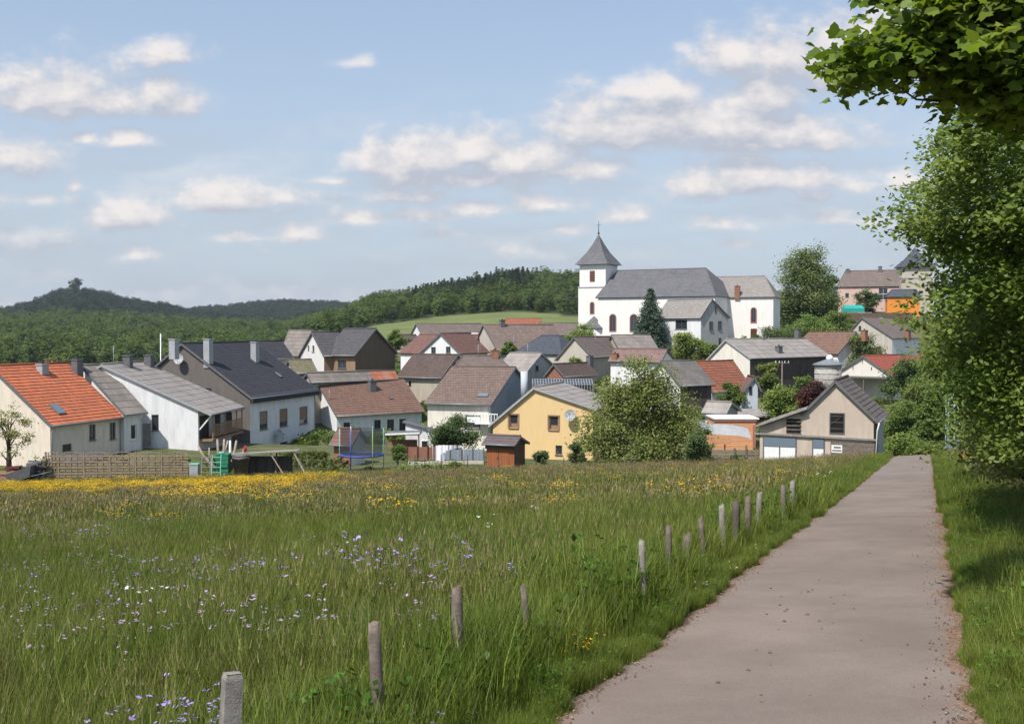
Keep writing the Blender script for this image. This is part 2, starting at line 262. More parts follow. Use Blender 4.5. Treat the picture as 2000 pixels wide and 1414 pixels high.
DEFS = {
 'orange': lambda n: roofmat(n, (.60,.18,.085), (.34,.14,.085), .3, .42, .55, .6),
 'oldorange': lambda n: roofmat(n, (.36,.13,.075), (.20,.10,.075), .3, .36, .4, .8),
 'red': lambda n: roofmat(n, (.22,.075,.06), (.15,.07,.055), .3, .36, .4, .6),
 'red2': lambda n: roofmat(n, (.34,.09,.06), (.24,.09,.06), .3, .36, .3, .5),
 'rust': lambda n: roofmat(n, (.33,.11,.06), (.42,.30,.22), .9, 1.2, .2, .7),
 'redbrown': lambda n: roofmat(n, (.20,.105,.085), (.13,.085,.075), .3, .36, .35, .7),
 'brown': lambda n: roofmat(n, (.20,.125,.10), (.25,.13,.085), .3, .42, .5, .6),
 'brown2': lambda n: roofmat(n, (.215,.155,.13), (.15,.115,.10), .3, .42, .5, .5),
 'darkbrown': lambda n: roofmat(n, (.105,.078,.07), (.15,.11,.095), .3, .36, .4, .6),
 'oldbrown': lambda n: roofmat(n, (.23,.17,.145), (.15,.115,.10), .3, .36, .4, .9),
 'pinkbrown': lambda n: roofmat(n, (.25,.16,.145), (.17,.115,.105), .3, .36, .3, .8),
 'taupe': lambda n: roofmat(n, (.19,.15,.135), (.135,.11,.10), .3, .36, .35, .8),
 'grey': lambda n: roofmat(n, (.23,.20,.18), (.15,.135,.125), .6, .9, .2, .8),
 'grey3': lambda n: roofmat(n, (.16,.145,.135), (.11,.10,.095), .6, .6, .2, .8),
 'oldgrey': lambda n: roofmat(n, (.12,.10,.088), (.20,.17,.15), .3, .38, .55, .7),
 'greylight': lambda n: roofmat(n, (.30,.27,.25), (.22,.20,.185), .6, 1.1, .15, .8),
 'greylight2': lambda n: roofmat(n, (.28,.26,.245), (.23,.205,.19), .35, .25, .2, .7),
 'slate': lambda n: roofmat(n, (.052,.054,.064), (.07,.07,.08), .3, .34, .4, .4),
 'slateblue': lambda n: roofmat(n, (.085,.095,.115), (.06,.07,.085), .3, .3, .25, .5),
 'slatebrown': lambda n: roofmat(n, (.10,.095,.10), (.075,.075,.08), .3, .3, .25, .5),
 'slatechurch': lambda n: roofmat(n, (.135,.135,.148), (.175,.17,.17), .35, .25, .2, .6),
 'moss': lambda n: roofmat(n, (.21,.19,.12), (.15,.14,.09), .3, .34, .6, .6),
 'shedroof': lambda n: plain(n, (.12,.095,.095), .9, .1),
 'cream': lambda n: plaster(n, (.74,.65,.54)), 'offwhite': lambda n: plaster(n, (.72,.70,.68)), 'white': lambda n: plaster(n, (.78,.78,.79)),
 'churchwhite': lambda n: plaster(n, (.80,.77,.74), .12), 'creamwhite': lambda n: plaster(n, (.76,.71,.63)), 'beige': lambda n: plaster(n, (.45,.40,.33)), 'beigelight': lambda n: plaster(n, (.52,.47,.40)),
 'greybeige': lambda n: plaster(n, (.50,.46,.41)), 'taupe_wall': lambda n: plaster(n, (.16,.14,.13)), 'brownwall': lambda n: plaster(n, (.30,.20,.13)), 'ochre': lambda n: planks(n, (.15,.115,.075), .2, 'x', .1),
 'bluegrey': lambda n: planks(n, (.22,.26,.31), .3, 'x', .06), 'bluewhite': lambda n: plaster(n, (.52,.56,.62)), 'grey2': lambda n: plaster(n, (.42,.42,.41)), 'yellow': lambda n: plaster(n, (.74,.53,.27), .15),
 'darkwood': lambda n: planks(n, (.085,.07,.06), .16, 'x'), 'pink': lambda n: plaster(n, (.62,.44,.38)), 'orangewall': lambda n: plaster(n, (.72,.26,.05), .1), 'roughcast': lambda n: plaster(n, (.54,.45,.37), .35),
 'brick': lambda n: plaster(n, (.30,.15,.10), .5), 'shedorange': lambda n: planks(n, (.33,.12,.05), .13, 'x', .12), 'shedbrown': lambda n: planks(n, (.15,.09,.055), .13, 'x', .1),
 'glass': lambda n: glass(n), 'glassblue': lambda n: glass(n, (.16,.2,.25)), 'black': lambda n: plain(n, (.012,.012,.012), .9), 'dark': lambda n: plain(n, (.05,.045,.045), .8), 'steel': lambda n: plain(n, (.24,.26,.28), .5, .1, 3, .3),
 'whitep': lambda n: plain(n, (.78,.78,.77), .5, .04), 'brownp': lambda n: plain(n, (.28,.18,.11), .7, .1), 'maroon': lambda n: plain(n, (.10,.03,.025), .7, .1), 'redtrim': lambda n: plain(n, (.36,.16,.13), .8, .1),
 'greyp': lambda n: plain(n, (.35,.36,.37), .6, .1), 'greydark': lambda n: plain(n, (.13,.13,.135), .6, .15), 'tan': lambda n: planks(n, (.40,.33,.26), .06, 'z', .05), 'peach': lambda n: planks(n, (.42,.27,.20), .06, 'z', .05),
 'fencewood': lambda n: plain(n, (.27,.20,.15), .85, .3, 5), 'oldwood': lambda n: plain(n, (.18,.145,.12), .9, .35, 9, 0, .6), 'palewood': lambda n: plain(n, (.26,.24,.215), .9, .25, 9, 0, .6), 'peelwood': lambda n: plain(n, (.36,.29,.23), .85, .3, 8),
 'greenplastic': lambda n: plain(n, (.035,.20,.12), .45, .15), 'latticegreen': lambda n: plain(n, (.36,.46,.40), .5, .1), 'greenlight': lambda n: plain(n, (.22,.50,.38), .5, .1), 'binbrown': lambda n: plain(n, (.20,.165,.155), .6, .15), 'blueplastic': lambda n: plain(n, (.06,.09,.36), .5, .05),
 'teal': lambda n: plain(n, (.03,.33,.29), .6, .1), 'limep': lambda n: plain(n, (.25,.42,.12), .5), 'mesh': lambda n: meshmat(n), 'redp': lambda n: plain(n, (.45,.03,.07), .5), 'cloth': lambda n: plain(n, (.80,.79,.86), .9, .04), 'orangeclad': lambda n: planks(n, (.74,.37,.20), .17, 'z', .12),
 'concrete': lambda n: plain(n, (.36,.34,.31), .9, .2, 2, 0, .3), 'bark': lambda n: plain(n, (.10,.08,.065), .95, .35, 6, 0, .8), 'barkpale': lambda n: plain(n, (.30,.29,.27), .9, .5, 6), 'barkred': lambda n: plain(n, (.15,.07,.06), .9, .2),
 'greywood': lambda n: planks(n, (.30,.25,.20), .13, 'z', .2), 'gravelbrown': lambda n: plain(n, (.14,.10,.075), .95, .4, 3),
}
def meshmat(n):
    m, N, L, b = new_mat(n); b.inputs['Base Color'].default_value = (.05, .06, .07, 1)
    t = N.new('ShaderNodeBsdfTransparent'); ms = N.new('ShaderNodeMixShader'); ms.inputs[0].default_value = .45
    L.new(t.outputs[0], ms.inputs[1]); L.new(b.outputs[0], ms.inputs[2]); L.new(ms.outputs[0], N['Material Output'].inputs[0]); return m
def MAT(x):
    if not isinstance(x, str): return x
    if x not in MATS: MATS[x] = DEFS[x](x) if x in DEFS else LEAF[x](x)
    return MATS[x]
LEAF = {
 'maple': lambda n: leafmat(n, (.12,.19,.022), (.20,.26,.042), .58, .9, .45, .3),
 'hedgeleaf': lambda n: leafmat(n, (.10,.155,.022), (.18,.225,.05), .45, .5, .5, .3),
 'willow': lambda n: leafmat(n, (.14,.20,.045), (.23,.27,.085), .45, .5),
 'dark': lambda n: leafmat(n, (.07,.115,.035), (.11,.16,.048), .35, .4), 'mid': lambda n: leafmat(n, (.105,.165,.033), (.175,.225,.055), .42, .35),
 'light': lambda n: leafmat(n, (.13,.20,.035), (.20,.25,.06), .35, .4), 'birch': lambda n: leafmat(n, (.105,.155,.045), (.165,.21,.07), .4, .25), 'maroonleaf': lambda n: leafmat(n, (.05,.015,.015), (.08,.03,.02), .2, .5),
 'needle': lambda n: leafmat(n, (.035,.065,.042), (.07,.105,.065), .12, .5, .6), 'forestneedle': lambda n: leafmat(n, (.035,.06,.024), (.055,.085,.032), .12, .02, .7), 'forest': lambda n: leafmat(n, (.085,.135,.03), (.135,.18,.048), .3, .02, .7),
 'forestdark': lambda n: leafmat(n, (.024,.045,.024), (.040,.066,.033), .18, .02, .7),  # broadleaf darkened in colour for cloud shadow on the far left hills
 'blossom': lambda n: leafmat(n, (.5,.5,.42), (.35,.4,.2), .3, .6), 'sapling': lambda n: leafmat(n, (.16,.17,.05), (.30,.27,.12), .35, .8), 'hedge': lambda n: leafmat(n, (.07,.10,.015), (.13,.17,.03), .3, .9),
}
LEAF['darkleaf'] = LEAF.pop('dark')
HOUSES = [
 {'id': 'h1', 'name': 'orange_roofed_house', 'label': 'cream house with bright orange tiled roof behind the wooden lattice fence', 'cat': 'house', 'q': [-43.906, 94.87, 1.255, 9.403, 6.183, 5.914, -1.101, -5.974, -5.959, -0.0, -0.0], 'base': -9.57, 'm': ['orange', 'cream', 'cream'], 'hip': 0, 'win': [['F', 5.05, 5.92, -7.72, -6.33, 'dark'], ['F', 7.79, 8.64, -7.88, -6.37, 'dark'], ['F', 1.67, 2.81, -8.38, -7.73, 'dark']], 'chim': [[5.09, -0.9, 0.72, 'steel'], [9.33, -1.14, 1.22, 'dark']], 'sky': [[2.35, -4.75, 1.0, 1.3]], 'down': ['n']},
 {'id': 'h2', 'name': 'narrow_house', 'label': 'narrow house with plain grey roof and louvred door, squeezed beside the orange-roofed house', 'cat': 'house', 'q': [-39.921, 104.391, 1.018, 2.563, 5.925, 5.611, -1.336, -5.649, -5.645, 0.0, 0.0], 'base': -9.05, 'm': ['grey', 'offwhite', 'offwhite'], 'hip': 0, 'win': [['F', 0.99, 1.63, -8.05, -6.69, 'white']], 'door': [['F', 2.26, 3.21, -8.83, -6.7, 'louvre']]},
 {'id': 'h3', 'name': 'balcony_house', 'label': 'white house with long low grey roof, recessed balcony and two chimneys', 'cat': 'house', 'q': [-38.385, 105.266, 1.496, 10.0, 10.484, 1.6, -1.301, -5.892, -2.301, -0.0, -0.0], 'base': -9.49, 'm': ['greylight', 'offwhite', 'white'], 'hip': 0, 'win': [['N', -5.36, -4.67, -7.48, -5.99, 'dark']], 'chim': [[4.22, -0.75, 1.09, 'dark'], [8.83, -0.97, 1.14, 'dark']], 'mast': [[13.94, -0.23, 2.63], [2.29, -0.17, 1.8]], 'balcony': 1},
 {'id': 'h4', 'name': 'slate_roofed_house', 'label': 'large white house with blue-black slate roof, dark gable and three tan roller blinds', 'cat': 'house', 'q': [-34.689, 118.205, 1.314, 16.254, 8.142, 7.355, 0.526, -5.101, -5.097, 0.0, 0.0], 'base': -10.7, 'm': ['slate', 'white', 'taupe'], 'hip': 0, 'win': [['F', 2.31, 4.17, -8.64, -6.68, 'blind'], ['F', 6.94, 8.95, -8.7, -6.73, 'blindb'], ['F', 11.94, 14.11, -8.83, -6.84, 'blindb'], ['F', 7.03, 8.9, -11.48, -10.41, 'dark'], ['F', 12.71, 13.93, -11.33, -10.39, 'white'], ['F', 4.12, 5.32, -11.25, -10.59, 'dark']], 'door': [['F', 14.62, 16.02, -12.31, -10.93, 'dark']], 'dish': [['N', 0.11, -1.17, 1.1], ['F', 5.82, -9.53, 1.4]], 'chim': [[0.54, -2.82, 2.41, 'steel'], [10.55, -2.97, 2.09, 'steel'], [-3.71, -1.39, 1.45, 'steel']], 'sky': [[11.35, -5.41, 0.6, 1.0]]},
 {'id': 'h4b', 'name': 'slate_roofed_outbuilding', 'label': 'low dark slate roof showing just behind the large slate-roofed house', 'cat': 'house', 'q': [-35.487, 150.139, 0.672, 5.333, 3.522, 3.546, 0.42, -1.872, -1.885, 0.0, 0.0], 'base': -10.18, 'm': ['slate', 'beige', 'beige'], 'hip': 0},
 {'id': 'h5', 'name': 'ochre_gabled_house', 'label': 'big house with charcoal roof and windowless ochre side gable', 'cat': 'house', 'q': [-22.332, 150.178, -0.558, 5.37, 4.337, 4.612, 2.103, -1.314, -1.158, -0.0, -0.0], 'base': -7.31, 'm': ['slatebrown', 'brownwall', 'ochre'], 'hip': 0, 'win': [['F', 0.34, 1.3, -3.02, -1.96, 'dark'], ['F', 2.25, 3.63, -3.05, -2.0, 'dark']]},
 {'id': 'h5b', 'name': 'pale_gabled_house', 'label': 'pale gabled wing with two slit windows joining the ochre-gabled house', 'cat': 'house', 'q': [-26.331, 147.983, 0.608, 3.818, 3.671, 4.448, 1.694, -1.385, -1.688, 0.0, 0.0], 'base': -6.69, 'm': ['slatebrown', 'brownwall', 'offwhite'], 'hip': 0, 'win': [['N', 1.21, 1.69, -0.95, -0.13, 'dark'], ['N', -0.38, 0.25, -0.93, -0.12, 'dark']]},
 {'id': 'h6', 'name': 'grey_roofed_house', 'label': 'house with sloping grey-brown roof far left behind the pale gabled wing', 'cat': 'house', 'q': [-34.702, 175.104, -0.078, 4.0, 5.079, 5.085, 1.859, -2.037, -2.034, 0.0, 0.0], 'base': -7.04, 'm': ['grey', 'beige', 'beige'], 'hip': 0},
 {'id': 'h7', 'name': 'olive_roofed_shed', 'label': 'shed with mossy ribbed roof between slate roof and pale gabled wing', 'cat': 'shed', 'q': [-27.824, 140.012, 0.489, 2.979, 2.539, 2.421, -1.776, -3.359, -3.367, 0.0, 0.0], 'base': -8.37, 'm': ['moss', 'beige', 'beige'], 'hip': 0},
 {'id': 'h8', 'name': 'long_low_barn', 'label': 'long low barn with flat grey roof turning rusty red at its right end', 'cat': 'barn', 'q': [-24.386, 133.903, 0.709, 12.547, 0.907, 1.658, -3.149, -4.245, -4.25, 0.0, -0.0], 'base': -8.85, 'm': ['grey', 'beige', 'beige'], 'hip': 0, 'rust': 1},
 {'id': 'h9', 'name': 'brown_roofed_house', 'label': 'white house with long brown tiled roof behind the trampoline', 'cat': 'house', 'q': [-23.417, 134.891, 0.63, 12.001, 5.136, 4.95, -4.205, -8.057, -8.052, 0.0, 0.0], 'base': -11.66, 'm': ['brown', 'white', 'white'], 'hip': 0, 'win': [['F', 1.09, 1.97, -9.51, -8.91, 'framed'], ['F', 5.18, 6.09, -10.03, -8.8, 'framed'], ['F', 6.93, 7.92, -10.31, -8.83, 'framed'], ['F', 8.63, 9.57, -10.27, -8.84, 'framed']], 'chim': [[6.66, -1.62, 1.19, 'dark']], 'sky': [[8.5, -3.03, 0.4, 0.3]], 'mast': [[0.2, -2.89, 1.29]], 'down': ['f', 'n']},
 {'id': 'h10', 'name': 'ribbed_roof_house', 'label': 'white house with broad brown tiled roof and blue-grey right gable', 'cat': 'house', 'q': [-6.607, 124.507, -0.327, 7.396, 7.865, 4.224, -2.127, -5.668, -3.926, 0.0, -0.0], 'base': -10.47, 'm': ['brown2', 'creamwhite', 'bluegrey'], 'hip': 0, 'win': [['F', 4.49, 6.07, -8.16, -6.84, 'halfblind']], 'sky': [[5.92, -6.16, 1.2, 0.7]]},
 {'id': 'h11', 'name': 'dark_brown_house', 'label': 'house with dark brown two-tone roof behind the long brown tiled roof', 'cat': 'house', 'q': [-13.327, 152.178, -0.504, 7.084, 4.082, 4.297, -1.345, -4.245, -4.256, -0.0, -0.0], 'base': -7.46, 'm': ['darkbrown', 'beige', 'beige'], 'hip': 0, 'win': [['F', 1.72, 2.12, -5.57, -4.76, 'dark']]},
 {'id': 'h12', 'name': 'two_windowed_house', 'label': 'white gabled house with two attic windows and reddish-brown roof', 'cat': 'house', 'q': [-11.332, 178.013, 1.046, 9.0, 3.757, 3.924, 1.41, -1.749, -1.646, 0.0, 0.0], 'base': -5.25, 'm': ['redbrown', 'offwhite', 'white'], 'hip': 0, 'win': [['N', 1.02, 1.9, -1.84, -0.78, 'dark'], ['N', -1.79, -0.92, -1.73, -0.68, 'dark']]},
 {'id': 'h12b', 'name': 'red_roofed_house', 'label': 'low house with dull red roof just right of the two-windowed white gable', 'cat': 'house', 'q': [-11.414, 192.171, -0.14, 5.707, 3.749, 3.849, 1.159, -1.732, -1.731, -0.0, -0.0], 'base': -4.73, 'm': ['red', 'beige', 'beige'], 'hip': 0},
 {'id': 'h12c', 'name': 'brown_roofed_wing', 'label': 'small brown roof sloping left beside the two-windowed white gable', 'cat': 'house', 'q': [-15.24, 185.91, -0.747, 4.961, 4.748, 4.341, 1.194, -1.8, -1.809, 0.0, 0.0], 'base': -5.31, 'm': ['redbrown', 'white', 'white'], 'hip': 0},
 {'id': 'h13', 'name': 'long_roofed_farmhouse', 'label': 'farmhouse with small white triangular gable and very long brown roof below the green field', 'cat': 'house', 'q': [-18.957, 222.119, 0.403, 13.851, 3.393, 3.39, 3.185, 1.187, 1.168, -0.0, -0.0], 'base': -2.33, 'm': ['taupe', 'offwhite', 'white'], 'hip': 0},
 {'id': 'h13b', 'name': 'low_shed', 'label': 'low brown-roofed shed under the small white triangular gable', 'cat': 'shed', 'q': [-21.594, 212.136, 0.561, 3.889, 2.124, 2.174, 1.036, 0.065, 0.042, 0.0, -0.0], 'base': -2.56, 'm': ['darkbrown', 'beige', 'beige'], 'hip': 0},
 {'id': 'h14', 'name': 'beige_gabled_farmhouse', 'label': 'farmhouse with tall windowless grey gable and wide weathered brown roof', 'cat': 'house', 'q': [-5.043, 195.281, 0.488, 14.0, 5.576, 5.364, 2.859, -1.541, -2.271, -0.0, 0.0], 'base': -6.27, 'm': ['oldbrown', 'beige', 'greybeige'], 'hip': 0, 'chim': [[3.62, -0.31, 1.07, 'dark']], 'mast': [[3.88, -4.0, 1.34]]},
 {'id': 'h15', 'name': 'orange_roofed_farmhouse', 'label': 'distant farmhouse with low orange-red roof in front of the green field', 'cat': 'house', 'q': [-1.816, 290.355, -0.044, 9.309, 4.019, 3.942, 4.893, 2.977, 2.942, 0.0, 0.0], 'base': -0.06, 'm': ['oldorange', 'beige', 'beige'], 'hip': 0},
 {'id': 'h16', 'name': 'dull_roofed_house', 'label': 'low house with dull purple-brown roof left of the church tower', 'cat': 'house', 'q': [5.716, 245.107, -0.039, 8.595, 4.374, 4.338, 3.414, 0.795, 0.774, 0.0, 0.0], 'base': -3.23, 'm': ['taupe', 'greybeige', 'greybeige'], 'hip': 0},
 {'id': 'h17', 'name': 'blue_slate_house', 'label': 'house with hipped blue-grey slate roof in the village middle', 'cat': 'house', 'q': [2.436, 182.032, -0.585, 9.253, 4.41, 4.437, 1.048, -1.821, -1.836, 2.781, 3.21], 'base': -5.84, 'm': ['slateblue', 'greybeige', 'greybeige'], 'hip': 1},
 {'id': 'h18', 'name': 'pale_roofed_house', 'label': 'house with pale grey roof and grey right gable with one small dark window', 'cat': 'house', 'q': [-0.301, 159.631, -0.608, 5.393, 3.82, 3.463, -1.292, -3.837, -3.127, -0.0, -0.0], 'base': -7.64, 'm': ['greylight', 'offwhite', 'grey2'], 'hip': 0, 'win': [['R', -1.2, -0.56, -3.7, -2.99, 'dark']], 'chim': [[-2.35, -0.57, 0.73, 'brick']], 'mast': [[3.03, -0.05, 1.31]]},
 {'id': 'h18b', 'name': 'taupe_roofed_house', 'label': 'taupe roof with a stubby chimney peeking over the broad ribbed roof', 'cat': 'house', 'q': [-7.794, 146.113, 0.076, 7.537, 3.674, 3.707, -1.419, -3.104, -3.141, 1.482, 1.592], 'base': -6.54, 'm': ['taupe', 'greybeige', 'greybeige'], 'hip': 1, 'chim': [[5.57, -0.71, 1.06, 'brick']], 'mast': [[3.4, -0.29, 1.59]]},
 {'id': 'h19', 'name': 'blank_gabled_house', 'label': 'house with blank beige triangular gable and brown roof below the church', 'cat': 'house', 'q': [9.304, 169.307, 1.059, 15.995, 3.088, 3.287, 0.884, -2.078, -2.67, 0.0, 0.0], 'base': -6.17, 'm': ['taupe', 'beige', 'beigelight'], 'hip': 0, 'mast': [[5.83, -0.84, 1.39]]},
 {'id': 'h19b', 'name': 'stepped_roof_house', 'label': 'house with grey roof of staggered slopes in front of the spruce', 'cat': 'house', 'q': [15.679, 178.139, 0.227, 6.473, 4.481, 4.333, 1.137, -1.319, -1.346, 0.0, 0.0], 'base': -4.85, 'm': ['grey', 'beige', 'beige'], 'hip': 0},
 {'id': 'h19c', 'name': 'pink_roofed_house', 'label': 'low house with pinkish brown roof and white end gable beneath the staggered grey roof', 'cat': 'house', 'q': [14.574, 160.101, -0.511, 7.965, 2.189, 3.614, -0.753, -2.427, -2.391, -0.0, 0.0], 'base': -5.93, 'm': ['pinkbrown', 'white', 'white'], 'hip': 0, 'chim': [[0.82, -1.7, 0.72, 'brick']]},
 {'id': 'h20', 'name': 'brick_gabled_house', 'label': 'small house with brick triangle gable and dark brown roof', 'cat': 'house', 'q': [5.545, 150.123, 0.907, 7.956, 1.818, 1.647, -2.595, -4.257, -4.277, 0.0, 0.0], 'base': -7.48, 'm': ['darkbrown', 'beige', 'brick'], 'hip': 0, 'chim': [[8.28, -0.22, 1.14, 'dark']]},
 {'id': 'h22', 'name': 'yellow_house', 'label': 'yellow house with two brown-framed windows and a satellite dish', 'cat': 'house', 'q': [2.031, 106.074, 1.248, 10.196, 6.106, 4.519, -3.483, -5.361, -7.202, -0.0, -0.0], 'base': -10.4, 'm': ['greylight', 'yellow', 'yellow'], 'hip': 0, 'win': [['N', 1.6, 2.52, -7.4, -6.13, 'brownframe'], ['N', -2.4, -1.44, -7.48, -6.18, 'brownframe'], ['N', -2.75, -2.1, -9.78, -8.91, 'dark']], 'dish': [['N', -3.69, -6.04, 1.1]]},
 {'id': 'h26', 'name': 'grey_barn', 'label': 'old barn with dark grey roof and black open doorway behind the big bush', 'cat': 'barn', 'q': [16.925, 128.063, 0.412, 4.501, 4.21, 3.965, -1.585, -4.19, -4.202, -0.0, -0.0], 'base': -7.4, 'm': ['grey3', 'darkwood', 'offwhite'], 'hip': 0},
 {'id': 'h27', 'name': 'patched_roof_barn', 'label': 'barn with patchy orange-red roof between grey barn and white gable', 'cat': 'barn', 'q': [22.479, 139.971, 0.762, 8.469, 3.101, 3.8, -2.003, -5.64, -5.614, -0.0, -0.0], 'base': -8.84, 'm': ['oldorange', 'offwhite', 'offwhite'], 'hip': 0},
 {'id': 'h27b', 'name': 'bluish_annex', 'label': 'small bluish annex with pointed roof and narrow dark window', 'cat': 'house', 'q': [28.433, 131.903, 1.553, 4.0, 0.805, 1.418, -3.568, -5.158, -5.433, -0.0, 0.0], 'base': -8.83, 'm': ['redbrown', 'bluewhite', 'bluewhite'], 'hip': 0, 'win': [['N', 0.24, 0.6, -5.67, -4.71, 'dark']]},
 {'id': 'h28', 'name': 'white_gabled_barn', 'label': 'large barn with cream gable, grey roof and dark brown timber wall', 'cat': 'barn', 'q': [29.852, 157.405, 0.674, 18.022, 4.525, 3.713, 0.641, -1.895, -2.419, -0.0, -0.0], 'base': -7.42, 'm': ['greylight', 'darkwood', 'creamwhite'], 'hip': 0, 'chim': [[7.5, -3.32, 0.87, 'dark']], 'mast': [[7.79, -0.25, 1.29]]},
 {'id': 'h29', 'name': 'maroon_brown_house', 'label': 'house with brown tiled roof and pale gable right of the large cream-gabled barn', 'cat': 'house', 'q': [47.43, 180.048, -0.941, 9.063, 4.467, 4.574, 1.62, -1.727, -1.697, -0.0, -0.0], 'base': -5.73, 'm': ['brown', 'offwhite', 'offwhite'], 'hip': 0, 'chim': [[-1.55, -0.83, 1.07, 'dark'], [11.33, -1.07, 1.08, 'brick']]},
 {'id': 'h30', 'name': 'grey_gabled_house', 'label': 'house with pale grey gable and brown roof with skylights, uphill at right', 'cat': 'house', 'q': [69.041, 222.632, 0.776, 11.783, 6.754, 2.923, 4.426, 0.337, 1.277, -0.0, 0.0], 'base': -4.66, 'm': ['taupe', 'white', 'greybeige'], 'hip': 0, 'win': [['N', 0.18, 0.73, 1.8, 2.71, 'dark']], 'chim': [[6.04, -6.67, 1.51, 'brick']], 'sky': [[7.41, -0.42, 1.5, 0.8]]},
 {'id': 'h31', 'name': 'red_roofed_cream_house', 'label': 'house with wide white gable, three slits and red roof by a carport', 'cat': 'house', 'q': [48.327, 154.952, 0.747, 11.176, 4.288, 4.409, -1.631, -4.233, -4.164, -0.0, -0.0], 'base': -7.43, 'm': ['red2', 'creamwhite', 'creamwhite'], 'hip': 0, 'win': [['N', 0.16, 0.27, -2.76, -2.26, 'dark'], ['N', 1.6, 1.75, -3.64, -3.15, 'dark'], ['N', -1.21, -1.05, -3.64, -3.15, 'dark']]},
 {'id': 'h32', 'name': 'long_red_roofed_house', 'label': 'white house with low red roof mostly hidden by right-hand foliage', 'cat': 'house', 'q': [55.917, 165.232, -0.186, 8.292, 3.189, 3.066, -1.867, -3.169, -3.203, 0.0, 0.0], 'base': -7.0, 'm': ['oldorange', 'white', 'white'], 'hip': 0},
 {'id': 'h33', 'name': 'pink_house', 'label': 'pink house with brown hipped roof and white glazed bay on the hilltop', 'cat': 'house', 'q': [86.467, 299.838, -0.313, 15.558, 5.395, 5.398, 17.587, 13.182, 13.194, 2.0, -0.057], 'base': 7.68, 'm': ['taupe', 'pink', 'pink'], 'hip': 1, 'win': [['F', 2.18, 3.08, 10.45, 11.51, 'dark'], ['F', 10.44, 12.71, 9.71, 12.75, 'bay']], 'chim': [[2.67, -0.47, 0.81, 'dark'], [10.78, -0.29, 1.21, 'dark']]},
 {'id': 'h34', 'name': 'orange_house', 'label': 'small orange house with blue-grey roof under the hilltop turret', 'cat': 'house', 'q': [92.516, 279.922, -0.229, 8.326, 2.754, 2.757, 11.902, 10.045, 10.038, 1.672, 0.88], 'base': 5.54, 'm': ['slateblue', 'orangewall', 'orangewall'], 'hip': 1},
 {'id': 'par', 'name': 'parish_house', 'label': 'house with pale roof and shaded grey gable standing directly before the church', 'cat': 'house', 'q': [28.437, 205.761, -0.939, 11.101, 3.011, 4.542, 7.325, 3.968, 4.11, -0.0, -0.0], 'base': -2.23, 'm': ['greylight2', 'white', 'grey2'], 'hip': 0, 'win': [['F', 4.63, 7.56, 2.08, 3.71, 'dark'], ['R', -0.58, 0.31, 1.99, 3.42, 'dark'], ['R', 1.59, 2.49, 2.08, 3.52, 'dark'], ['R', 0.8, 1.18, 4.95, 6.11, 'dark'], ['R', 1.74, 2.38, -0.71, 0.55, 'dark']]},  # gable wall coloured grey for the shade on its right-facing side
 {'id': 'nave', 'name': 'church_nave', 'label': '', 'cat': '', 'q': [20.439, 231.308, -0.508, 24.972, 7.85, 7.835, 14.048, 8.337, 8.332, 1.275, 4.772], 'base': 0.03, 'm': ['slatechurch', 'churchwhite', 'churchwhite'], 'hip': 1, 'arch': [['F', 2.83, 4.38, 1.6, 5.14], ['F', 7.22, 8.96, 1.6, 5.11], ['F', 31.5, 32.67, 3.23, 6.17]]},
 {'id': 'choir', 'name': 'church_choir', 'label': '', 'cat': '', 'q': [40.539, 225.892, -0.35, 12.654, 5.864, 5.852, 12.527, 8.284, 8.279, 0.154, 2.72], 'base': 0.28, 'm': ['greylight2', 'churchwhite', 'churchwhite'], 'hip': 1, 'door': [['F', 7.99, 9.16, 0.32, 2.2, 'maroon']], 'arch': [['F', 7.97, 9.14, 3.28, 6.35]], 'chim': [[5.4, -5.49, 1.89, 'brick']]},
 {'id': 'barn', 'name': 'roadside_barn', 'label': 'roughcast barn with gable window and lean-to at the end of the lane', 'cat': 'barn', 'q': [24.658, 85.911, 1.175, 8.691, 3.204, 2.546, -1.916, -4.978, -4.573, 0.0, 0.0], 'base': -8.58, 'm': ['oldgrey', 'roughcast', 'roughcast'], 'hip': 0, 'win': [['N', -0.72, 0.41, -6.02, -4.41, 'open']]},
 {'id': 'shed', 'name': 'garden_shed', 'label': 'brown timber garden shed with double doors at the meadow edge', 'cat': 'shed', 'q': [-1.949, 91.963, -0.425, 2.897, 1.138, 1.771, -6.669, -7.256, -7.312, -0.0, -0.0], 'base': -9.31, 'm': ['shedroof', 'shedorange', 'shedbrown'], 'hip': 0},
 {'id': 'play', 'name': 'brick_shed', 'label': 'small shed with reddish brown roof behind the trampoline', 'cat': 'shed', 'q': [-15.15, 98.017, -0.389, 2.19, 1.477, 1.565, -6.654, -7.919, -7.916, 0.0, 0.0], 'base': -9.72, 'm': ['redbrown', 'brick', 'offwhite'], 'hip': 0},
 {'id': 'gs', 'name': 'small_grey_shed', 'label': 'low shed with pale grey roof and bluish wall above the orange garage', 'cat': 'shed', 'q': [19.445, 111.938, -0.583, 2.566, 1.377, 2.462, -5.183, -6.208, -6.062, -0.0, 0.0], 'base': -8.41, 'm': ['greylight', 'bluewhite', 'grey2'], 'hip': 0},
]
